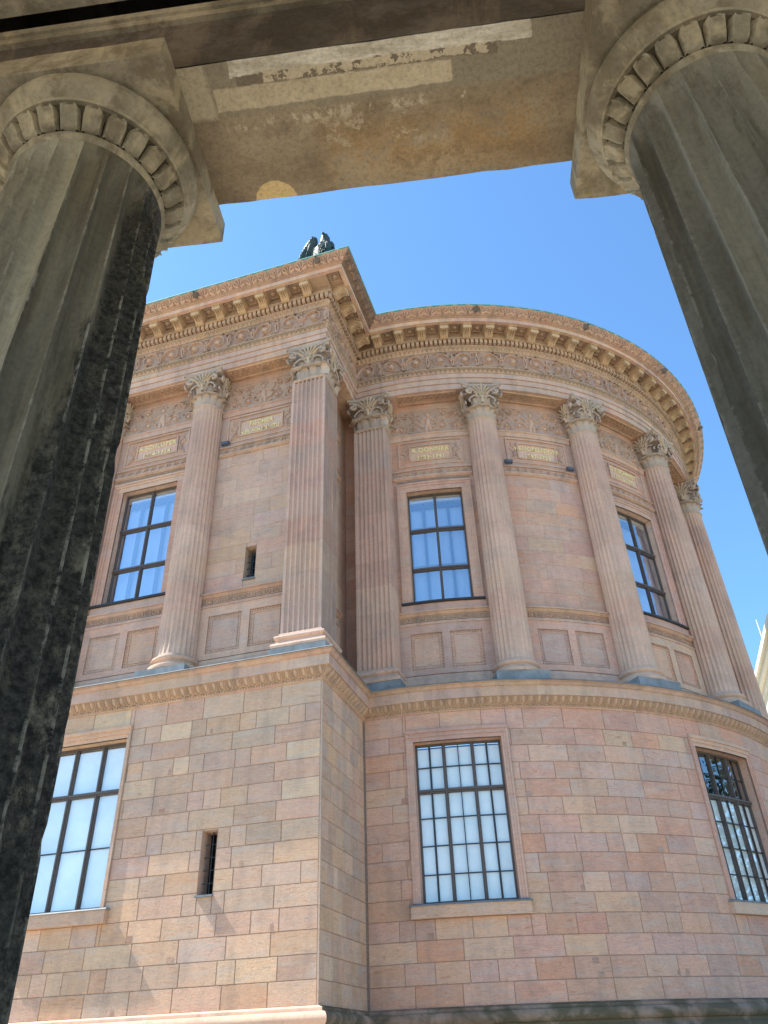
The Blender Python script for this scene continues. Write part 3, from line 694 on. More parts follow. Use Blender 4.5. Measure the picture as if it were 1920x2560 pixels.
col0.location = (AX + 9.966 * sin(rad(19.75)), AY - 9.966 * cos(rad(19.75)), ZPB + Z0); col0.rotation_euler = (0, 0, rad(19.75))
for d in (40.1, 60.5, 81.0, 101.4):
    dup(col0, museum, (AX + 9.966 * sin(rad(d)), AY - 9.966 * cos(rad(d)), ZPB + Z0), rad(d))
for x in (-4.12, -7.62, -11.1): dup(col0, museum, (x, .55, ZPB + Z0), 0)
# pilasters: square fluted piers
def pier(hw, depthfaces, dark=True):
    mb = MB(); pr = []
    def side(f, flutes):
        a = f * pi / 2; c, s_ = cos(a), sin(a); P = lambda x, y: (x * c - y * s_, x * s_ + y * c)
        pts = [(-hw, -hw)]
        if flutes:
            n = 7; m = .055; p = (2 * hw - 2 * m) / n
            for i in range(n):
                x0 = -hw + m + i * p + .016; x1 = x0 + p - .032
                for u in (0, .12, .3, .5, .7, .88, 1): pts.append((x0 + (x1 - x0) * u, -hw + .052 * sin(pi * u) ** .6 if 0 < u < 1 else -hw))
        return [P(*q) for q in pts]
    for f in range(4): pr += side(f, f in depthfaces)
    zs = [ZB - ZPB, ZB - ZPB + .001] + [ZB - ZPB + (ZN - ZB) * i / 10 for i in range(1, 11)]
    dr = [soft(tint('C')) for _ in range(14)]
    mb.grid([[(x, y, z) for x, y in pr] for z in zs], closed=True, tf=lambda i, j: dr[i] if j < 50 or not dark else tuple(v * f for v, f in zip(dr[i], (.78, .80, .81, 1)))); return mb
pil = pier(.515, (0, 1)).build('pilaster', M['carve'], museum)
pil.location = (-.098 - .515, .098 + .515, ZPB + Z0)
c = capital(True, .515); cm = c.build('capital', M['carve'], pil, smooth=50); cm.location = (0, 0, ZN - ZPB)
def sqr(r, z): return [(sx * r, sy * r, z) for sx, sy in ((-1, -1), (1, -1), (1, 1), (-1, 1))]
b = MB(); b.grid([sqr(r + .02, z) for r, z in base_profile()], tint('T'), True); b.build('base', M['trim'], pil)
b = MB(); b.box(lambda s, z, o: (s, -o, z), -.70, .70, -.28, 0, -.70, .70, (1, 1, 1, 0)); b.build('plinth_sheet', M['zinc'], pil)
p2 = dup(pil, museum, (.375, 2.832 + .515, ZPB + Z0), 0)
pm = pier(.515, (0, 1), False).build('pilaster', M['carve'], museum); p2.data = pm.data; bpy.data.objects.remove(pm)

# ------------------------------------------------------------------ entablature
mb = MB(); Fo = -.107
sweep(mb, [(Wo - .02, 17.03), (Fo, 17.03), (Fo, 17.25), (Fo - .02, 17.255), (Fo - .02, 17.265), (Fo + .03, 17.27)], 'T', 1.02)
sweep(mb, [(Fo + .03, 17.27), (Fo + .03, 17.47), (Fo + .01, 17.475), (Fo + .01, 17.485), (Fo + .06, 17.49)], 'T', 1.05)
sweep(mb, [(Fo + .06, 17.49), (Fo + .06, 17.67), (Fo + .04, 17.675), (Fo + .04, 17.685), (Fo + .075, 17.69)], 'T')
sweep(mb, [(Fo + .075, 17.69), (Fo + .08, 17.72), (Fo + .11, 17.86), (Fo + .14, 17.865), (Fo + .14, 17.90), (Fo, 17.915)], 'K', .9)
arch = mb.build('architrave', M['trim'], museum, smooth=25)
mb = MB(); mb.tint = tint('K', .85)
for ch, s in runs(.155, Fo + .07):
    cw = lambda x, z, o, ch=ch: ch(x, z, Fo + .075 + (z - 17.70) * .22 + o)
    mb.ridge(cw, [(s - .06, 17.85), (s, 17.71), (s + .06, 17.85)], .026, .045, 0); mb.dome(cw, s, 17.82, .025, .05, 0, 6, rz=.035)
mb.build('leaf_moulding', M['carve'], arch, smooth=50)
# carved soffit panels between the capitals
sof = [(CA, -3.45, -1.28), (CA, -6.95, -4.80), (CA, -10.4, -8.3)] + [(CC, deg(d0), deg(d1)) for d0, d1 in ((4.6, 15.6), (23.9, 36.0), (44.2, 56.4), (64.6, 76.8), (85, 97.5))]
for ch, a, b in sof:
    mb = MB()
    t = tint('K', .95)
    fl = lambda x, z, o, ch=ch: ch(x, 17.03 - o, z)       # chart on the underside: z plays the offset
    for q0, q1, hh in ((a, b, .035),):
        mb.ridge(fl, [(a, -.60), (b, -.60)], .05, hh, 0, t); mb.ridge(fl, [(a, -.20), (b, -.20)], .05, hh, 0, t)
        mb.ridge(fl, [(a, -.60), (a, -.20)], .05, hh, 0, t); mb.ridge(fl, [(b, -.60), (b, -.20)], .05, hh, 0, t)
    n = int((b - a) / .17); p = (b - a) / n
    for i in range(n):
        x = a + (i + .5) * p
        for k, z in enumerate((-.49, -.40, -.31)): mb.dome(fl, x + (p * .5 if k == 1 and i < n - 1 else 0), z, .035, .03, 0, 6, 0, t)
        for sg in (-1, 1): mb.ridge(fl, [(x - p * .5, -.40 + sg * .12), (x, -.40 - sg * .12 * .2), (x + p * .5, -.40 + sg * .12)], .03, .028, 0, t)
    mb.build('carved_soffit', M['carve'], arch, smooth=50)
mb = MB(); sweep(mb, [(Fo, 17.915), (Fo, 18.755)], 'T', .74); fr = mb.build('frieze', M['trim'], museum)  # frieze ground: soot plus painted recess shade, so the scrolls stand out
mb = MB(); mb.tint = tint('T', 1.0)
i = 0
for ch, s in runs(.83, Fo + .04):
    i += 1; scroll_unit(mb, ch, s, 18.335, .80, Fo, 1 if i % 2 else -1, None, .062, .10)
    for q in (-.41, .41):
        mb.ridge(ch, [(s + q, 18.02), (s + q * .9, 18.3), (s + q * 1.05, 18.62)], .055, .085, Fo)
    for k in range(10):
        x = s + random.uniform(-.42, .42); z = random.choice((random.uniform(17.98, 18.12), random.uniform(18.54, 18.68))); a = random.uniform(0, 2 * pi)
        mb.ridge(ch, [(x, z), (x + .05 * cos(a), z + .04 * sin(a)), (x + .10 * cos(a + .8), z + .05 * sin(a + .8))], .045, .075, Fo, None, True)
mb.build('scroll_relief', M['carve'], fr, smooth=50)
# cornice
mb = MB()
sweep(mb, [(Fo, 18.755), (Fo + .03, 18.76), (Fo + .05, 18.80), (Fo + .11, 18.92), (Fo + .12, 18.95)], 'K', .9)
sweep(mb, [(Fo + .12, 18.95), (-.03, 18.955), (-.03, 19.17), (.12, 19.175), (.13, 19.186), (.15, 19.20), (.15, 19.225)], 'K', .8)
sweep(mb, [(.15, 19.225), (.12, 19.23), (.12, 19.47), (.64, 19.47), (.64, 19.40)], 'K', .8)
sweep(mb, [(.56, 19.47), (.56, 19.40), (.70, 19.38), (.70, 19.54)], 'T', 1.15)
sweep(mb, [(.70, 19.54), (.735, 19.545), (.75, 19.565), (.80, 19.57), (.82, 19.60), (.88, 19.66), (.96, 19.71), (1.02, 19.755), (1.035, 19.78)], 'T', .78, kB=.5)
cor = mb.build('main_cornice', M['trim'], museum, smooth=25)
mb = MB(); sweep(mb, [(1.02, 19.775), (1.06, 19.775), (1.065, 19.80), (1.05, 19.835), (.9, 19.85), (-3.0, 20.0)], fixed=(1, 1, 1, 0)); mb.build('copper_edge', M['copper'], cor)
mb = MB(); mb.tint = tint('K', .95)
for ch, s in runs(.155, .07): mb.box(ch, s - .048, s + .048, 18.99, 19.165, -.03, .115, n=1)
mb.build('dentils', M['carve'], cor)
mb = MB(); mb.tint = tint('K', .95)
for ch, s in runs(.15, Fo + .08):
    cw = lambda x, z, o, ch=ch: ch(x, z, Fo + .04 + (z - 18.79) * .5 + o)
    mb.ridge(cw, [(s - .06, 18.92), (s, 18.79), (s + .06, 18.92)], .026, .05, 0); mb.dome(cw, s, 18.88, .022, .05, 0, 6, rz=.035)
mb.build('leaf_moulding', M['carve'], cor, smooth=50)
# palmettes on the gutter moulding
mb = MB(); mb.tint = tint('T', 1.0)
oz = lambda z: .80 + max(0, (z - 19.57)) * 1.10
for ch, s in runs(.425, .92):
    mb.tint = tint('T', .5 if ch is CB else 1.05)
    cw = lambda x, z, o, ch=ch: ch(x, z, oz(z) + o + .006)
    palmette(mb, cw, s, 19.575, .19, 0, 5, .66, None, .045, .06, 1.2)
    mb.ridge(cw, [(s + .20 * cos(a), 19.585 + .185 * sin(a) ** .8) for a in [pi * i / 10 for i in range(11)]], .018, .035, 0)
mb.build('palmette_band', M['carve'], cor, smooth=50)
# modillions and coffers
mo = MB(); mo.tint = tint('K', 1.0)
LC = lambda s, z, o: (s, -o, z)
prof = [(.0, -.02), (.0, -.26), (.06, -.275), (.13, -.25), (.20, -.19), (.28, -.155), (.36, -.16), (.40, -.185), (.45, -.19), (.475, -.15), (.475, -.10), (.45, -.07), (.45, .0)]
mo.grid([[LC(s, z, o) for s in (-.13, -.11, 0, .11, .13)] for o, z in prof])
for sg in (-1, 1): mo.poly([LC(sg * .13, z, o) for o, z in prof][::sg])
mo.box(LC, -.155, .155, -.045, .0, 0, .50); 
for sx in (-.07, 0, .07): mo.tube([LC(sx, -.25, .09), LC(sx, -.21, .2), LC(sx, -.175, .30), LC(sx, -.20, .42)], .022, 5)
for sx in (-.13, .13): mo.tube([LC(sx, -.12 + .065 * cos(a) * (1 - a / 14), .40 + .065 * sin(a) * (1 - a / 14)) for a in [i * .7 for i in range(12)]], .018, 5)
spots = [(CA, x) for x in (-.62, -1.38, -2.14, -2.90, -3.66, -4.42, -5.18, -5.94, -6.70, -7.46, -8.22)] + [(CB, y) for y in (.18, .90, 1.62, 2.34)] + [(CC, deg(2.0 + 4.08 * i)) for i in range(26)]
cof = MB(); cof.tint = tint('K', .8)
first = None
for i, (ch, s) in enumerate(spots):
    px, py, pz = ch(s, 19.40, .13)
    rz = 0 if ch is CA else pi / 2 if ch is CB else s / R0
    if first is None:
        first = mo.build('modillion', M['carve'], cor, smooth=40); ob = first
    else: ob = dup(first, cor)
    ob.location = (px, py, pz); ob.rotation_euler = (0, 0, rz)
    k = R0 / (R0 + .4) if ch is CC else 1
    cof.box(ch, s - .21 * k, s + .21 * k, 19.40, 19.468, .12, .56, n=1)
    nx = s + (.38 * k if ch is CC else -.38)
    if ch is CB: nx = s + .36
    if ch is CC or ch is CA or s < 2:
        fl = lambda x, z, o, ch=ch: ch(x, 19.462 - o, z)
        cof.ridge(fl, [(nx - .14, .21), (nx + .14, .21), (nx + .14, .50), (nx - .14, .50), (nx - .14, .21)], .045, .055, 0)
        cof.dome(fl, nx, .355, .10, .06, 0, 12, 1); cof.dome(fl, nx, .355, .04, .085, 0, 6, 0)
fl = lambda x, z, o: (x, -z, 19.462 - o + Z0)
cof.ridge(fl, [(.22, .21), (.50, .21), (.50, .50), (.22, .50), (.22, .21)], .045, .055, 0); cof.dome(fl, .36, .355, .10, .06, 0, 12, 1)
cof.box(CA, -.41, .12, 19.40, 19.468, .12, .56, n=1)
cof.build('coffers', M['carve'], cor, smooth=40)
# lion head spouts
ln = MB(); ln.tint = (.16, .13, .11, .5)
R = lambda r, z, y: [(r * cos(2 * pi * j / 14) * (1 + .1 * (j % 2)), y, z + r * sin(2 * pi * j / 14) * (1 + .1 * (j % 2))) for j in range(14)]
ln.grid([R(.14, 0, .04), R(.15, 0, -.05), R(.11, 0, -.10), R(.09, -.01, -.16), R(.055, -.03, -.22), R(.04, -.035, -.235)][::-1], None, True)
for sx in (-.07, .07): ln.tube([(sx, -.06, .09), (sx * 1.3, -.08, .14)], .03, 6)
lion = None
for ch, s in [(CA, -4.23), (CA, -.02), (CC, deg(.5)), (CC, deg(19.8)), (CC, deg(40)), (CC, deg(60.4)), (CC, deg(80.8))]:
    if lion is None: lion = ln.build('lion_head', M['carve'], cor, smooth=50); ob = lion
    else: ob = dup(lion, cor)
    ob.scale = (.72, .72, .72); ob.location = ch(s, 19.675, .93); ob.rotation_euler = (0, 0, 0 if ch is CA else s / R0)
# roof
mb = MB(); mb.tint = (1, 1, 1, 0); o = -2.9
mb.poly([(XL, .5, 20.02 + Z0)] + [(-.5, .5, 20.02 + Z0), (-.5, 4.2, 20.02 + Z0)] + [CC(deg(a), 20.02, -1.6) for a in range(0, 181, 6)] + [(XL, AY + R0 - 1, 20.02 + Z0)])
mb.build('roof', M['copper'], museum)
mb = MB(); mb.tint = tint('T'); mb.poly([(XL + .1, .8, 0), (XL + .1, AY + R0 - .8, 0), (XL + .1, AY + R0 - .8, 22.4), (XL + .1, .8, 22.4)]); mb.build('end_wall', M['upper'], museum)
# ------------------------------------------------------------------ small metal boxes on the wave band
def fixture(ch, s, z, label, rz):
    f = MB(); f.tint = (1, 1, 1, 0)
    c = lambda x, zz, o: (x, -o, zz)
    f.box(c, -.12, .12, -.045, .04, .0, .09); f.box(c, -.13, .13, .04, .052, -.02, .10); f.box(c, -.10, .10, -.03, .03, .09, .096)
    o = f.build('floodlight', M['dark2'], None, label=label, category='floodlight', group='small floodlights on the wave band of the museum')
    o.location = ch(s, z, Wo + .10); o.rotation_euler = (0, 0, rz)
M['dark2'] = plain('grey_metal_box', (.12, .14, .17), .5, .5, .3, nz=.2)
for ch, s, z, lb, rz in ((CA, -3.42, 14.33, 'small dark floodlight on the flat left front above the bay with the slit window', 0),
                         (CC, deg(23.9), 14.33, 'small dark floodlight at the left end under the gilded KNOBELSDORF inscription', rad(23.9)),
                         (CC, deg(36.0), 14.33, 'small dark floodlight at the right end under the gilded KNOBELSDORF inscription', rad(36))):
    fixture(ch, s, z, lb, rz)

# ------------------------------------------------------------------ colonnade in the foreground
CO = empty('colonnade', (CAM[0], CAM[1], 0), 'shadowed stone colonnade with two fluted Doric columns carrying a stained beam in the foreground', 'colonnade', rz=rad(10.4))
def dirty(name, base, crust=0, streak=1, warm=0):
    m, nt, p = mat(name); tc = N(nt, 'ShaderNodeTexCoord'); ob = tc.outputs['Object']
    def sc_(v): mp = nt.nodes.new('ShaderNodeMapping'); nt.links.new(ob, mp.inputs[0]); mp.inputs['Scale'].default_value = v; return mp.outputs[0]
    n1 = noise(nt, sc_((1, 1, streak)), 1.6, 8, .62, .3 * streak); n2 = noise(nt, sc_((1, 1, streak)), 7, 8, .7, .2 * streak); n3 = noise(nt, sc_((1, 1, 1)), 40, 5, .75); n4 = noise(nt, sc_((2, 2, .5 * streak)), 2.4, 8, .65, .5 * streak)
    c = mix(nt, 'MIX', ramp(nt, n1, [(.38, 0), (.58, 1)]), base, tuple(x * y for x, y in zip(base, (.50, .49, .47))))
    c = mix(nt, 'MIX', math_(nt, 'MULTIPLY', ramp(nt, n2, [(.48, 0), (.58, 1)]), .7), c, tuple(x * y for x, y in zip(base, (.46, .42, .38))))
    c = mix(nt, 'MIX', math_(nt, 'MULTIPLY', ramp(nt, n4, [(.52, 0), (.60, 1)]), .45), c, tuple(x * y for x, y in zip(base, (1.35, 1.28, 1.15))))
    if warm: c = mix(nt, 'MIX', math_(nt, 'MULTIPLY', ramp(nt, noise(nt, sc_((1, 1.6, 1)), 2.1, 8, .68, .4), [(.42, 0), (.58, 1)]), warm), c, (.33, .20, .10))
    c = mix(nt, 'MULTIPLY', .8, c, ramp(nt, n3, [(.3, (.72, .72, .72)), (.55, (1, 1, 1)), (.8, (1.12, 1.1, 1.06))]))
    ta = N(nt, 'ShaderNodeAttribute', attribute_name='tint'); c = mix(nt, 'MULTIPLY', 1, c, ta.outputs['Color'])
    g_ = nt.nodes.new('ShaderNodeNewGeometry')
    wear = ramp(nt, g_.outputs['Pointiness'], [(.54, 0), (.62, 1)])
    wearm = math_(nt, 'MULTIPLY', wear, ramp(nt, noise(nt, sc_((1, 1, 1)), 9, 6, .7), [(.46, 0), (.64, .55)]))
    if crust:
        # black crust on one side of the shaft, with a ragged edge that runs down the flutes
        sx = nt.nodes.new('ShaderNodeSeparateXYZ'); nt.links.new(ob, sx.inputs[0])
        at = math_(nt, 'ARCTAN2', sx.outputs[1], sx.outputs[0])                     # angle round the axis
        rag = math_(nt, 'MULTIPLY', math_(nt, 'SUBTRACT', noise(nt, sc_((4.5, 4.5, 1.0)), 1.5, 9, .72), .5), .9)
        f = math_(nt, 'ADD', math_(nt, 'ADD', at, rag), math_(nt, 'MULTIPLY', math_(nt, 'SUBTRACT', 4.25, sx.outputs[2]), crust))
        mr = N(nt, 'ShaderNodeMapRange'); nt.links.new(f, mr.inputs[0]); mr.inputs[1].default_value = -.40; mr.inputs[2].default_value = -.31
        fl = ramp(nt, noise(nt, sc_((6, 6, 4)), 2.2, 9, .8), [(.52, 1), (.66, .35)])
        half_ = N(nt, 'ShaderNodeMapRange'); nt.links.new(f, half_.inputs[0]); half_.inputs[1].default_value = -1.1; half_.inputs[2].default_value = -.35
        c = mix(nt, 'MULTIPLY', math_(nt, 'MULTIPLY', half_.outputs[0], ramp(nt, n2, [(.40, .9), (.56, .0)])), c, (.42, .41, .39))
        blk = mix(nt, 'MIX', ramp(nt, n3, [(.40, 0), (.70, 1)]), (.020, .020, .018), (.085, .080, .066))
        c = mix(nt, 'MIX', math_(nt, 'MULTIPLY', mr.outputs[0], fl), c, blk)
    c = mix(nt, 'MIX', math_(nt, 'MULTIPLY', ta.outputs['Alpha'], ramp(nt, noise(nt, sc_((1, 1, 1)), 5, 6, .8), [(.50, 0), (.60, .55)])), c, tuple(min(.6, x * 1.15) for x in base))
    c = mix(nt, 'MIX', wearm, c, tuple(min(.6, x * 1.7) for x in base))
    nt.links.new(c, p.inputs['Base Color']); p.inputs['Roughness'].default_value = .92; p.inputs['Specular IOR Level'].default_value = .15
    b = N(nt, 'ShaderNodeBump', Distance=.008, Strength=.3)
    nt.links.new(math_(nt, 'ADD', math_(nt, 'MULTIPLY', n2, .7), math_(nt, 'MULTIPLY', n3, .45)), b.inputs['Height']); nt.links.new(b.outputs[0], p.inputs['Normal'])
    return m
M['cstone'] = dirty('soiled_limestone', (.385, .34, .25)); M['cbeam'] = dirty('stained_soffit', (.32, .265, .19), warm=.42)
M['cshaftL'] = dirty('crusted_shaft', (.30, .28, .225), crust=.30, streak=.16); M['cshaftR'] = dirty('grey_shaft', (.21, .20, .17), streak=.16)
M['cdark'] = dirty('soot_and_shade_stone', (.15, .13, .11)); M['patch'] = plain('lime_patch', (.47, .43, .345), .9, .2, c2=(.28, .235, .165), nscale=9)  # dark stone colour, also painted shade for the slot above the beam
M['patch2'] = plain('pale_patch', (.42, .36, .255), .9, .2, c2=(.31, .26, .18), nscale=6)
M['ochre'] = plain('ochre_plaster', (.55, .38, .16), .9, .2, c2=(.45, .30, .12), nscale=5)
LCc = lambda s, z, o: (s, -o, z + 1.6)      # local: s along the beam, -o = n, z above the eye
def nbox(mb, s0, s1, z0, z1, n0, n1, t=None): mb.box(LCc, s0, s1, z0, z1, -n1, -n0, t)
def roughbox(s0, s1, z0, z1, n0, n1, step=.12, amp=.006):
    """box with worn, slightly chipped edges"""
    import mathutils.noise as mn
    me = MB(); ns = int((s1 - s0) / step); nn = 6
    loop = [(n0 + (n1 - n0) * i / nn, z0) for i in range(nn + 1)] + [(n1, z0 + (z1 - z0) * i / 4) for i in range(1, 5)] + [(n1 - (n1 - n0) * i / nn, z1) for i in range(1, nn + 1)] + [(n0, z1 - (z1 - z0) * i / 4) for i in range(1, 4)]
    rows = []
    for i in range(ns + 1):
        s = s0 + (s1 - s0) * i / ns; r = []
        for (n, z) in loop:
            edge = (n in (n0, n1)) and (z in (z0, z1)); k = abs(mn.noise(V3((s * 6, n * 3, z * 3)))) * amp * (2.2 if edge else .4)
            dn = k if n == n0 else -k if n == n1 else 0; dz = k if z == z0 else 0
            r.append((s, n + dn, z + 1.6 + dz))
        rows.append(r)
    me.grid(rows, closed=True); me.poly(rows[0]); me.poly(rows[-1][::-1]); return me
def soffit():
    """stained beam with old lime and mortar repairs that keep their own shapes and places on the stone"""
    m, nt, p = mat('stained_soffit'); tc = N(nt, 'ShaderNodeTexCoord'); ob = tc.outputs['Object']
    def sc_(v, off=(0, 0, 0)): mp = nt.nodes.new('ShaderNodeMapping'); nt.links.new(ob, mp.inputs[0]); mp.inputs['Scale'].default_value = v; mp.inputs['Location'].default_value = off; return mp.outputs[0]
    sx = nt.nodes.new('ShaderNodeSeparateXYZ'); nt.links.new(ob, sx.inputs[0]); X, Y = sx.outputs[0], sx.outputs[1]
    e1 = noise(nt, sc_((1, 1, 1)), 11, 8, .75); e2 = noise(nt, sc_((1, 1, 1), (5, 3, 1)), 3, 6, .6)
    n1 = noise(nt, sc_((1, 1.6, 1)), 1.7, 8, .65, .3); n2 = noise(nt, sc_((1, 1, 1)), 6, 9, .75, .3); n3 = noise(nt, sc_((1, 1, 1)), 45, 6, .8); n5 = noise(nt, sc_((1, .55, 1)), 17, 7, .75)
    sub = lambda a_, b_: math_(nt, 'SUBTRACT', a_, b_)
    def box(x0, x1, y0, y1, amp=.05, soft=.012, round_=False):
        d = None
        for q in (sub(X, x0), sub(x1, X), sub(Y, y0), sub(y1, Y)): d = q if d is None else math_(nt, 'MINIMUM', d, q)
        d = math_(nt, 'ADD', d, math_(nt, 'MULTIPLY', sub(math_(nt, 'ADD', math_(nt, 'MULTIPLY', e1, .6), math_(nt, 'MULTIPLY', e2, .4)), .5), amp * 2))
        r_ = N(nt, 'ShaderNodeMapRange'); nt.links.new(d, r_.inputs[0]); r_.inputs[1].default_value = 0; r_.inputs[2].default_value = soft; return r_.outputs[0]
    c = mix(nt, 'MIX', ramp(nt, n1, [(.38, 0), (.60, 1)]), (.215, .17, .115), (.34, .28, .195))
    c = mix(nt, 'MIX', math_(nt, 'MULTIPLY', box(-.5, .75, 1.80, 2.25, .12, .2), math_(nt, 'MULTIPLY', ramp(nt, n2, [(.42, 0), (.56, 1)]), .75)), c, (.38, .23, .09))
    c = mix(nt, 'MIX', math_(nt, 'MULTIPLY', ramp(nt, n2, [(.50, 0), (.60, 1)]), .5), c, (.17, .14, .105))
    c = mix(nt, 'MIX', math_(nt, 'MULTIPLY', box(-2.5, 2.5, 1.5, 1.80, .02, .03), .65), c, (.27, .245, .185))
    c = mix(nt, 'MIX', box(-1.02, -.86, 1.5, 1.80, .03, .02), c, (.44, .385, .28))
    c = mix(nt, 'MIX', math_(nt, 'MULTIPLY', box(-.84, .30, 1.79, 1.87, .04, .03), ramp(nt, n5, [(.52, 0), (.56, .8)])), c, (.50, .43, .32))
    c = mix(nt, 'MIX', math_(nt, 'MULTIPLY', box(-.62, .2, 1.82, 2.05, .06, .05), ramp(nt, noise(nt, sc_((1, 1, 1), (2, 7, 0)), 5.5, 10, .8), [(.56, 0), (.575, .7)])), c, (.45, .385, .28))
    c = mix(nt, 'MIX', box(-.74, .42, 1.59, 1.667, .05, .004), c, (.19, .155, .115))
    c = mix(nt, 'MIX', math_(nt, 'MULTIPLY', box(-.62, .40, 1.59, 1.662, .05, .004), ramp(nt, noise(nt, sc_((1, 1, 1), (9, 1, 0)), 24, 4, .6), [(.44, 0), (.46, 1)])), c, (.50, .43, .31))
    c = mix(nt, 'MIX', box(-.765, .567, 1.49, 1.622, .045, .005), c, mix(nt, 'MIX', ramp(nt, noise(nt, sc_((.5, 2.5, 1)), 9, 8, .75), [(.40, 0), (.60, 1)]), (.66, .62, .53), (.43, .385, .30)))
    c = mix(nt, 'MIX', box(-.855, .225, 1.662, 1.766, .035, .006), c, mix(nt, 'MIX', ramp(nt, n2, [(.40, 0), (.62, 1)]), (.52, .45, .325), (.43, .365, .25)))
    dx = sub(X, -.69); dy = sub(Y, 2.235); d2 = math_(nt, 'SQRT', math_(nt, 'ADD', math_(nt, 'MULTIPLY', dx, dx), math_(nt, 'MULTIPLY', dy, dy)))
    d2 = math_(nt, 'ADD', d2, math_(nt, 'MULTIPLY', sub(e1, .5), .03)); r_ = N(nt, 'ShaderNodeMapRange'); nt.links.new(d2, r_.inputs[0]); r_.inputs[1].default_value = .108; r_.inputs[2].default_value = .102
    c = mix(nt, 'MIX', r_.outputs[0], c, (.60, .46, .24))
    c = mix(nt, 'MULTIPLY', .9, c, ramp(nt, n3, [(.32, (.62, .62, .62)), (.5, (1, 1, 1)), (.68, (1.2, 1.18, 1.14))]))
    nt.links.new(c, p.inputs['Base Color']); p.inputs['Roughness'].default_value = .92; p.inputs['Specular IOR Level'].default_value = .15
    b_ = N(nt, 'ShaderNodeBump', Distance=.008, Strength=.5); nt.links.new(math_(nt, 'ADD', math_(nt, 'MULTIPLY', n2, .8), math_(nt, 'MULTIPLY', n3, .5)), b_.inputs['Height']); nt.links.new(b_.outputs[0], p.inputs['Normal']); return m
M['cbeam'] = soffit()
H0 = 3.60; NN, NF = 1.549, 2.230
roughbox(-9, 9, H0, H0 + .42, NN, NF).build('beam', M['cbeam'], CO)
mb = MB(); nbox(mb, -9, 9, H0 + .421, H0 + .47, NN - .03, NF + .12); nbox(mb, -9, 9, H0 + .47, H0 + .52, NN - .045, NF + .15); mb.build('beam_fillet', M['cstone'], CO)
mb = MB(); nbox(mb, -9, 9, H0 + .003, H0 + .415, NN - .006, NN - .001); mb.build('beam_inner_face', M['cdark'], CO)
mb = MB(); nbox(mb, -9, 9, H0 + .521, H0 + 1.5, NN + .25, NF + .1); nbox(mb, -9, 9, H0 + 1.2, H0 + 1.5, -3.2, NN + .249); mb.build('roof_slab', M['cdark'], CO)  # closes the slot from light; its dark colour adds painted shade
mb = MB(); nbox(mb, -9, 9, H0 + .60, H0 + .72, 1.34, 1.475); nbox(mb, -9, 9, H0 + .72, H0 + .80, 1.30, 1.49); mb.build('ceiling_trim', M['cstone'], CO)
mb = MB(); nbox(mb, -9, 9, H0 + .66, H0 + .78, -3.2, 1.339); mb.build('ceiling', M['ochre'], CO)
mb = MB(); nbox(mb, -9, 9, H0, H0 + 1.1, -3.2, -2.7); mb.build('rear_beam', M['cdark'], CO)
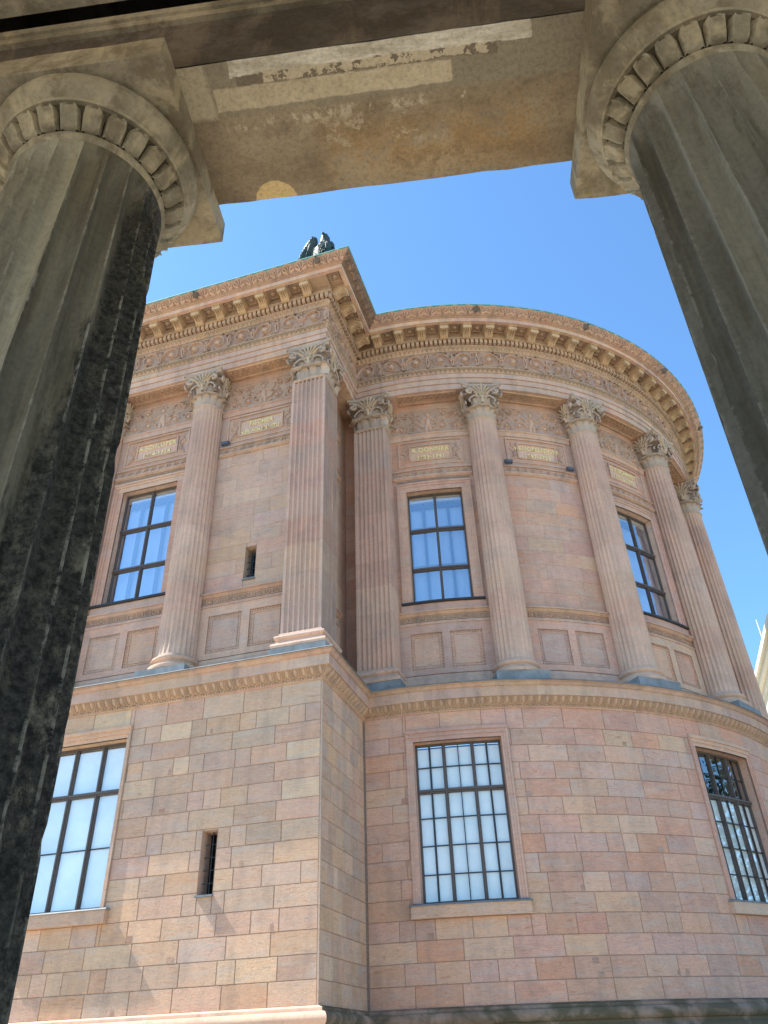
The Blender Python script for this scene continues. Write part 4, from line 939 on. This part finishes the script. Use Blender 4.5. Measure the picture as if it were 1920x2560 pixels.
# Doric columns
import mathutils.noise as mn
def rprof(z):
    if z > 3.0: return .322
    return .322 + (3.0 - z) * .0155 + .010 * (1 - abs(z - .8) / 2.4)
def doric(side, m):
    sh = MB(); nf, sub = 20, 9; n = nf * sub; rows = []
    zs = [-1.6 + 4.62 * i / 110 for i in range(111)] + [3.05, 3.08, 3.10, 3.12, 3.15]
    for z in zs:
        r = rprof(z); row = []
        k = 1 if z < 2.96 else max(0, 1 - (z - 2.96) / .13) ** .5
        for j in range(n):
            q = (0, .045, .15, .29, .43, .57, .71, .85, .955)[j % sub]; a = 2 * pi * (j // sub + q) / nf + .08
            dp = .046 * (1 - (2 * q - 1) ** 2) * k
            w = 0
            chip = max(0, mn.noise(V3((j * 3.1 + side * 5, z * 7, 2))) - .30) * .03 if j % sub == 0 else 0
            jt = .006 * math.exp(-((z - .86) / .012) ** 2) if side == 0 else .006 * math.exp(-((z + .3) / .012) ** 2)
            rr = r - dp + w - chip - jt
            row.append((rr * cos(a), rr * sin(a), z + 1.6))
        rows.append(row)
    fr_ = random.Random(5 + side); ft = [fr_.uniform(.70, 1.22) for _ in range(nf)]
    def tf(i, j):
        q = (j % sub) / (sub - 1); v = ft[j // sub] * (.80 + .34 * q) * 1 * (1 + .25 * mn.noise(V3((j // sub * 3.3, i * .035, side))))  # each flute painted dark to light across, standing in for side light
        return (v, v * .99, v * .96, 1 if j % sub in (0, sub - 1) else 0)
    sh.grid(rows, closed=True, tf=tf); o = sh.build('column', m, CO, smooth=30)
    cp = MB()
    def rz(r, z, n=96): return [(r * cos(2 * pi * j / n), r * sin(2 * pi * j / n), z + 1.6) for j in range(n)]
    cp.grid([rz(r, z) for r, z in ((.315, 3.13), (.328, 3.14), (.336, 3.155), (.334, 3.17), (.322, 3.18), (.325, 3.19))], closed=True)
    # lobed band: recessed cushions
    cp.grid([rz(r, z) for r, z in ((.310, 3.185), (.320, 3.20), (.345, 3.245), (.372, 3.285), (.385, 3.289))], (.40, .38, .35, 0), True)  # dark tint: dirt in the grooves plus painted shade between the lobes
    cp.grid([rz(r, z) for r, z in ((.385, 3.289), (.404, 3.290), (.410, 3.30), (.404, 3.31))], closed=True)
    cp.grid([rz(r, z) for r, z in ((.400, 3.305), (.425, 3.33), (.445, 3.365), (.452, 3.40), (.448, 3.425), (.435, 3.44), (.42, 3.446), (.2, 3.446))], closed=True)
    ec = cp.build('echinus', M['cstone'], o, smooth=40)
    lb = MB(); nl = 25
    for k in range(nl):
        a0 = 2 * pi * (k + .5) / nl; hw = pi / nl * .955
        rws = []
        for i in range(7):
            u = i / 6
            row = []
            for j in range(9):
                v = j / 8 * 2 - 1
                vv = v * (1 if u < .6 else sqrt(max(0, 1 - ((u - .6) / .41) ** 2 * .88)))
                hgt = .020 * (1 - abs(v) ** 5) * (1 - abs(2 * u - 1) ** 6)
                rim = .012 * (math.exp(-((abs(v) - .78) / .14) ** 2) + (math.exp(-((u - .86) / .10) ** 2) if abs(v) < .9 else 0))
                r = .326 + .062 * u ** 1.1 + hgt * .8 + rim; z = 3.19 + .094 * u - hgt * .7 - rim * .5
                row.append((r * cos(a0 + hw * vv), r * sin(a0 + hw * vv), z + 1.6))
            rws.append(row)
        lb.grid(rws)
    lb.build('lobed_band', M['cstone'], o, smooth=60)
    ab = roughbox(-.457, .457, 3.446, 3.597, -.457, .457, .09, .005); ab.build('abacus', M['cstone'], o)
    return o
cL = doric(0, M['cshaftL']); cL.location = (-1.447, 1.875, 0)
cR = doric(1, M['cshaftR']); cR.location = (1.247, 1.888, 0)
for c_ in (cL, cR):
    for ch_ in c_.children: pass

# ------------------------------------------------------------------ statue on the roof corner
st = empty('eagle_statue', (-.33, -.42, 19.79 + Z0), 'dark bronze eagle statue with raised folded wings on the museum roof corner', 'statue', rz=0)
def loft(mb, secs, n=14):
    rows = []
    for (x, y, z, rx, ry) in secs: rows.append([(x + rx * cos(2 * pi * j / n), y + ry * sin(2 * pi * j / n), z) for j in range(n)])
    mb.grid(rows, closed=True); mb.face([len(mb.v) - n + j for j in range(n)])
mb = MB(); mb.tint = (1, 1, 1, 0)
loft(mb, [(.30, 0, 0, .20, .18), (.31, 0, .35, .30, .26), (.32, -.02, .75, .34, .30), (.34, -.03, 1.0, .33, .28), (.37, -.04, 1.15, .27, .22), (.39, -.06, 1.28, .20, .17), (.395, -.08, 1.42, .165, .15), (.40, -.08, 1.55, .15, .15), (.405, -.08, 1.66, .10, .11), (.41, -.07, 1.71, .03, .04)])
for i in range(70):
    a = random.uniform(pi * .95, pi * 2.05); z = random.uniform(.35, 1.35); r = .33 if z < 1.0 else .33 - (z - 1.0) * .42
    p = (.35 + r * cos(a), -.03 + r * .86 * sin(a), z)
    mb.tube([p, (p[0] + .015 * cos(a), p[1] + .02 * sin(a), p[2] - .06), (p[0] + .02 * cos(a), p[1] + .03 * sin(a), p[2] - .11)], lambda u: .032 * (1 - .6 * u), 5)
body = mb.build('body', M['bronze'], st, smooth=50)
mb = MB(); mb.tint = (1, 1, 1, 0)
loft(mb, [(.40, -.09, 1.44, .13, .14), (.40, -.11, 1.55, .135, .15), (.405, -.11, 1.65, .10, .12), (.41, -.09, 1.71, .045, .06), (.42, -.07, 1.75, .03, .03), (.42, -.07, 1.80, .035, .035), (.42, -.07, 1.83, .012, .012)])
mb.tube([(.40, -.20, 1.58), (.40, -.30, 1.58), (.395, -.35, 1.54), (.39, -.36, 1.49)], lambda u: .05 * (1 - .7 * u), 7)
mb.build('head', M['bronze'], st, smooth=60)
def wing(pts, th, y0, feathers):
    w = MB(); w.tint = (1, 1, 1, 0); n = len(pts); yb = lambda x, z: y0 - .08 * z
    cx_ = sum(p[0] for p in pts) / n; cz_ = sum(p[1] for p in pts) / n
    for ks, sg in ((((1, 0), (.95, .6), (.6, 1), (.02, 1.15)), -1), (((1, 0), (.95, .6), (.6, 1), (.02, 1.15)), 1)):
        rings = [[(cx_ + (x - cx_) * k, yb(x, z) + sg * th * q, cz_ + (z - cz_) * k) for x, z in pts][::sg] for k, q in ks]
        w.grid(rings, closed=True)
    for f in feathers:
        w.tube([(x, yb(x, z) - th * 1.0, z) for x, z in f], lambda u: .036 * (1 - .45 * u), 6)
    w.build('wing', M['bronze'], st, smooth=50)
wing([(-.72, .0), (-.68, .4), (-.60, .80), (-.47, 1.10), (-.34, 1.40), (-.19, 1.62), (-.05, 1.77), (.05, 1.77), (.12, 1.67), (.14, 1.50), (.12, 1.30), (.10, 1.0), (.10, .5), (.10, .0)], .075, .03,
     [[(-.02 - .06 * k, 1.70 - .10 * k), (-.08 - .055 * k, 1.25 - .07 * k), (-.12 - .055 * k, .8)] for k in range(8)] + [[(.04 - .05 * k, 1.60 - .12 * k), (-.02 - .05 * k, 1.44 - .12 * k)] for k in range(6)])
wing([(.50, .0), (.50, .6), (.50, 1.10), (.52, 1.28), (.58, 1.35), (.64, 1.33), (.69, 1.20), (.71, .9), (.70, .5), (.68, .0)], .07, .06, [[(.54 + .05 * k, 1.24 - .05 * k), (.54 + .045 * k, .7)] for k in range(4)])
mb = MB(); mb.tint = (1, 1, 1, 0)
mb.tube([(-.30, .1, .45), (-.55, .1, .78), (-.72, .1, .90), (-.92, .1, .86)], lambda u: .075 * (1 - .6 * u), 7, None, .5); mb.build('tail', M['bronze'], st, smooth=60)
mb = MB(); mb.tint = (1, 1, 1, 0); mb.box(lambda s, z, o: (s, -o, z), -1.0, .8, -.1, .02, -.5, .45); mb.build('pedestal', M['copper'], st)

# ------------------------------------------------------------------ pale building at the right, beyond the apse
fb = empty('cream_building', (14.1, 20, 0), 'pale cream sunlit building beyond the apse at the right edge with a flat cornice', 'building')
mb = MB(); mb.tint = (1, 1, 1, 0)
K = lambda s, z, o: (-o, s, z)       # local, face towards -x
def xb(x0, x1, y0, y1, z0, z1): mb.box(lambda s, z, o: (o, s, z), y0, y1, z0, z1, x0, x1)
xb(0, 9, 0, 12.5, 0, 16.7); mb.build('wall', M['cream'], fb)
mb = MB(); mb.tint = (1, 1, 1, 0); xb(-.10, 9.1, -.1, 12.6, 16.7, 16.95); xb(-.35, 9.3, -.3, 12.8, 16.95, 17.15); xb(-.55, 9.5, -.5, 13.0, 17.15, 17.4); mb.build('cornice', M['cream'], fb)
mb = MB(); mb.tint = (1, 1, 1, 0); xb(-.45, 9.4, -.4, 12.9, 17.4, 17.5); mb.build('roof', M['copper'], fb)
for i in range(4):
    for zz in (3, 8, 12.5):
        mb = MB(); mb.tint = (1, 1, 1, 0); xb(-.03, .05, 1.3 + i * 3, 2.5 + i * 3, zz, zz + 2.2); wnd = mb.build('window', M['glass'], fb)
        mb = MB(); mb.tint = (1, 1, 1, 0); xb(-.09, -.031, 1.15 + i * 3, 2.65 + i * 3, zz + 2.2, zz + 2.4); xb(-.12, -.031, 1.1 + i * 3, 2.7 + i * 3, zz - .15, zz); mb.build('frame', M['cream'], wnd)
mb = MB(); mb.tint = (1, 1, 1, 0); xb(.3, 8.5, 13.3, 19, 0, 17.2); mb.build('rear_wing', M['copper'], fb)
mb = MB(); mb.tint = (1, 1, 1, 0); mb.tube([(.35, 6.2, 17.4), (.35, 6.2, 18.6), (.35, 6.2, 20.2)], lambda u: .055 * (1 - .5 * u), 8)
mb.lathe([(.09, 17.4), (.11, 17.45), (.11, 17.6), (.06, 17.7)], 10, (.35, 6.2)); mb.build('roof_mast', M['cream'], fb, smooth=40)

# ------------------------------------------------------------------ ground
M['gravel'] = plain('gravel', (.46, .39, .29), .95, .1, c2=(.36, .31, .23), nscale=3)
M['paving'] = plain('paving', (.34, .31, .27), .9, .2, c2=(.26, .24, .21), nscale=2)
mb = MB(); mb.tint = (1, 1, 1, 0); mb.poly([(-600, -600, -.05), (600, -600, -.05), (600, 600, -.05), (-600, 600, -.05)]); mb.build('ground', M['gravel'], kind='structure')
mb = MB(); mb.tint = (1, 1, 1, 0)
ca, sa = cos(rad(10.4)), sin(rad(10.4))
for i in range(18):
    for j in range(6):
        s0, n0 = -9 + i, -3.2 + j
        P = [(s0 + .01, n0 + .01), (s0 + .99, n0 + .01), (s0 + .99, n0 + .99), (s0 + .01, n0 + .99)]
        mb.poly([(CAM[0] + s * ca - n * sa, CAM[1] + s * sa + n * ca, .0) for s, n in P])
mb.build('pavement', M['paving'], kind='structure')

# ------------------------------------------------------------------ trees to the right, mirrored in the apse windows
M['bark'] = plain('bark', (.11, .08, .055), .95, .1, nz=.4, nscale=6)
def leafmat():
    m, nt, p = mat('leaves'); at = N(nt, 'ShaderNodeAttribute', attribute_name='tint'); nt.links.new(at.outputs['Color'], p.inputs['Base Color'])
    p.inputs['Roughness'].default_value = .6; return m
M['leaf'] = leafmat()
def tree_parts():
    rnd = random.Random(3); t = MB(); t.tint = (1, 1, 1, 0); tips = []
    t.tube([(0, 0, 0), (.05, 0, 1.5), (.1, .05, 4), (.05, .1, 7), (0, .1, 10.5)], lambda u: .30 * (1 - .8 * u), 10)
    for i in range(16):
        z = 3.2 + i * .5; a = i * 2.4; L = 3.9 - abs(z - 6) * .42
        p = [(0.05, .05, z), (cos(a) * L * .5, sin(a) * L * .5, z + .9), (cos(a) * L, sin(a) * L, z + 1.7)]
        t.tube(p, lambda u: .11 * (1 - .8 * u), 6); tips += p[1:]
    l = MB()
    for i in range(5200):
        c = rnd.choice(tips); q = [rnd.gauss(0, .62) for _ in range(3)]; x, y, z = c[0] + q[0], c[1] + q[1], c[2] + q[2] * .8 + .3
        a, b = rnd.uniform(0, 6.3), rnd.uniform(-1, 1); w = rnd.uniform(.10, .19); g = rnd.uniform(.6, 1.35)
        u = V3((cos(a), sin(a), b * .6)) * w; v = V3((-sin(a), cos(a), rnd.uniform(-.7, .7))) * w * .6
        l.poly([(x - u.x, y - u.y, z - u.z), (x + v.x, y + v.y, z + v.z), (x + u.x, y + u.y, z + u.z), (x - v.x, y - v.y, z - v.z)], (.055 * g, .10 * g, .025 * g, 0))
    return t, l
tm, lm = tree_parts(); tr0 = None
for (x, y), k, lb in (((25.5, 9.5), 1.0, 'leafy green tree nearest the apse on its right, seen mirrored in the window'), ((29.0, 14.5), 1.12, 'tallest leafy green tree right of the apse, behind its neighbours'), ((30.5, 6.5), .92, 'smallest leafy green tree right of the apse, nearest the colonnade side')):
    e_ = empty('broadleaf_tree', (x, y, -.05), lb, 'tree', 'trees to the right of the apse', rz=x)
    e_.scale = (k, k, k)
    if tr0 is None: tr0 = (tm.build('trunk', M['bark'], e_, smooth=50), lm.build('crown', M['leaf'], e_))
    else:
        for q in tr0: dup(q, e_)
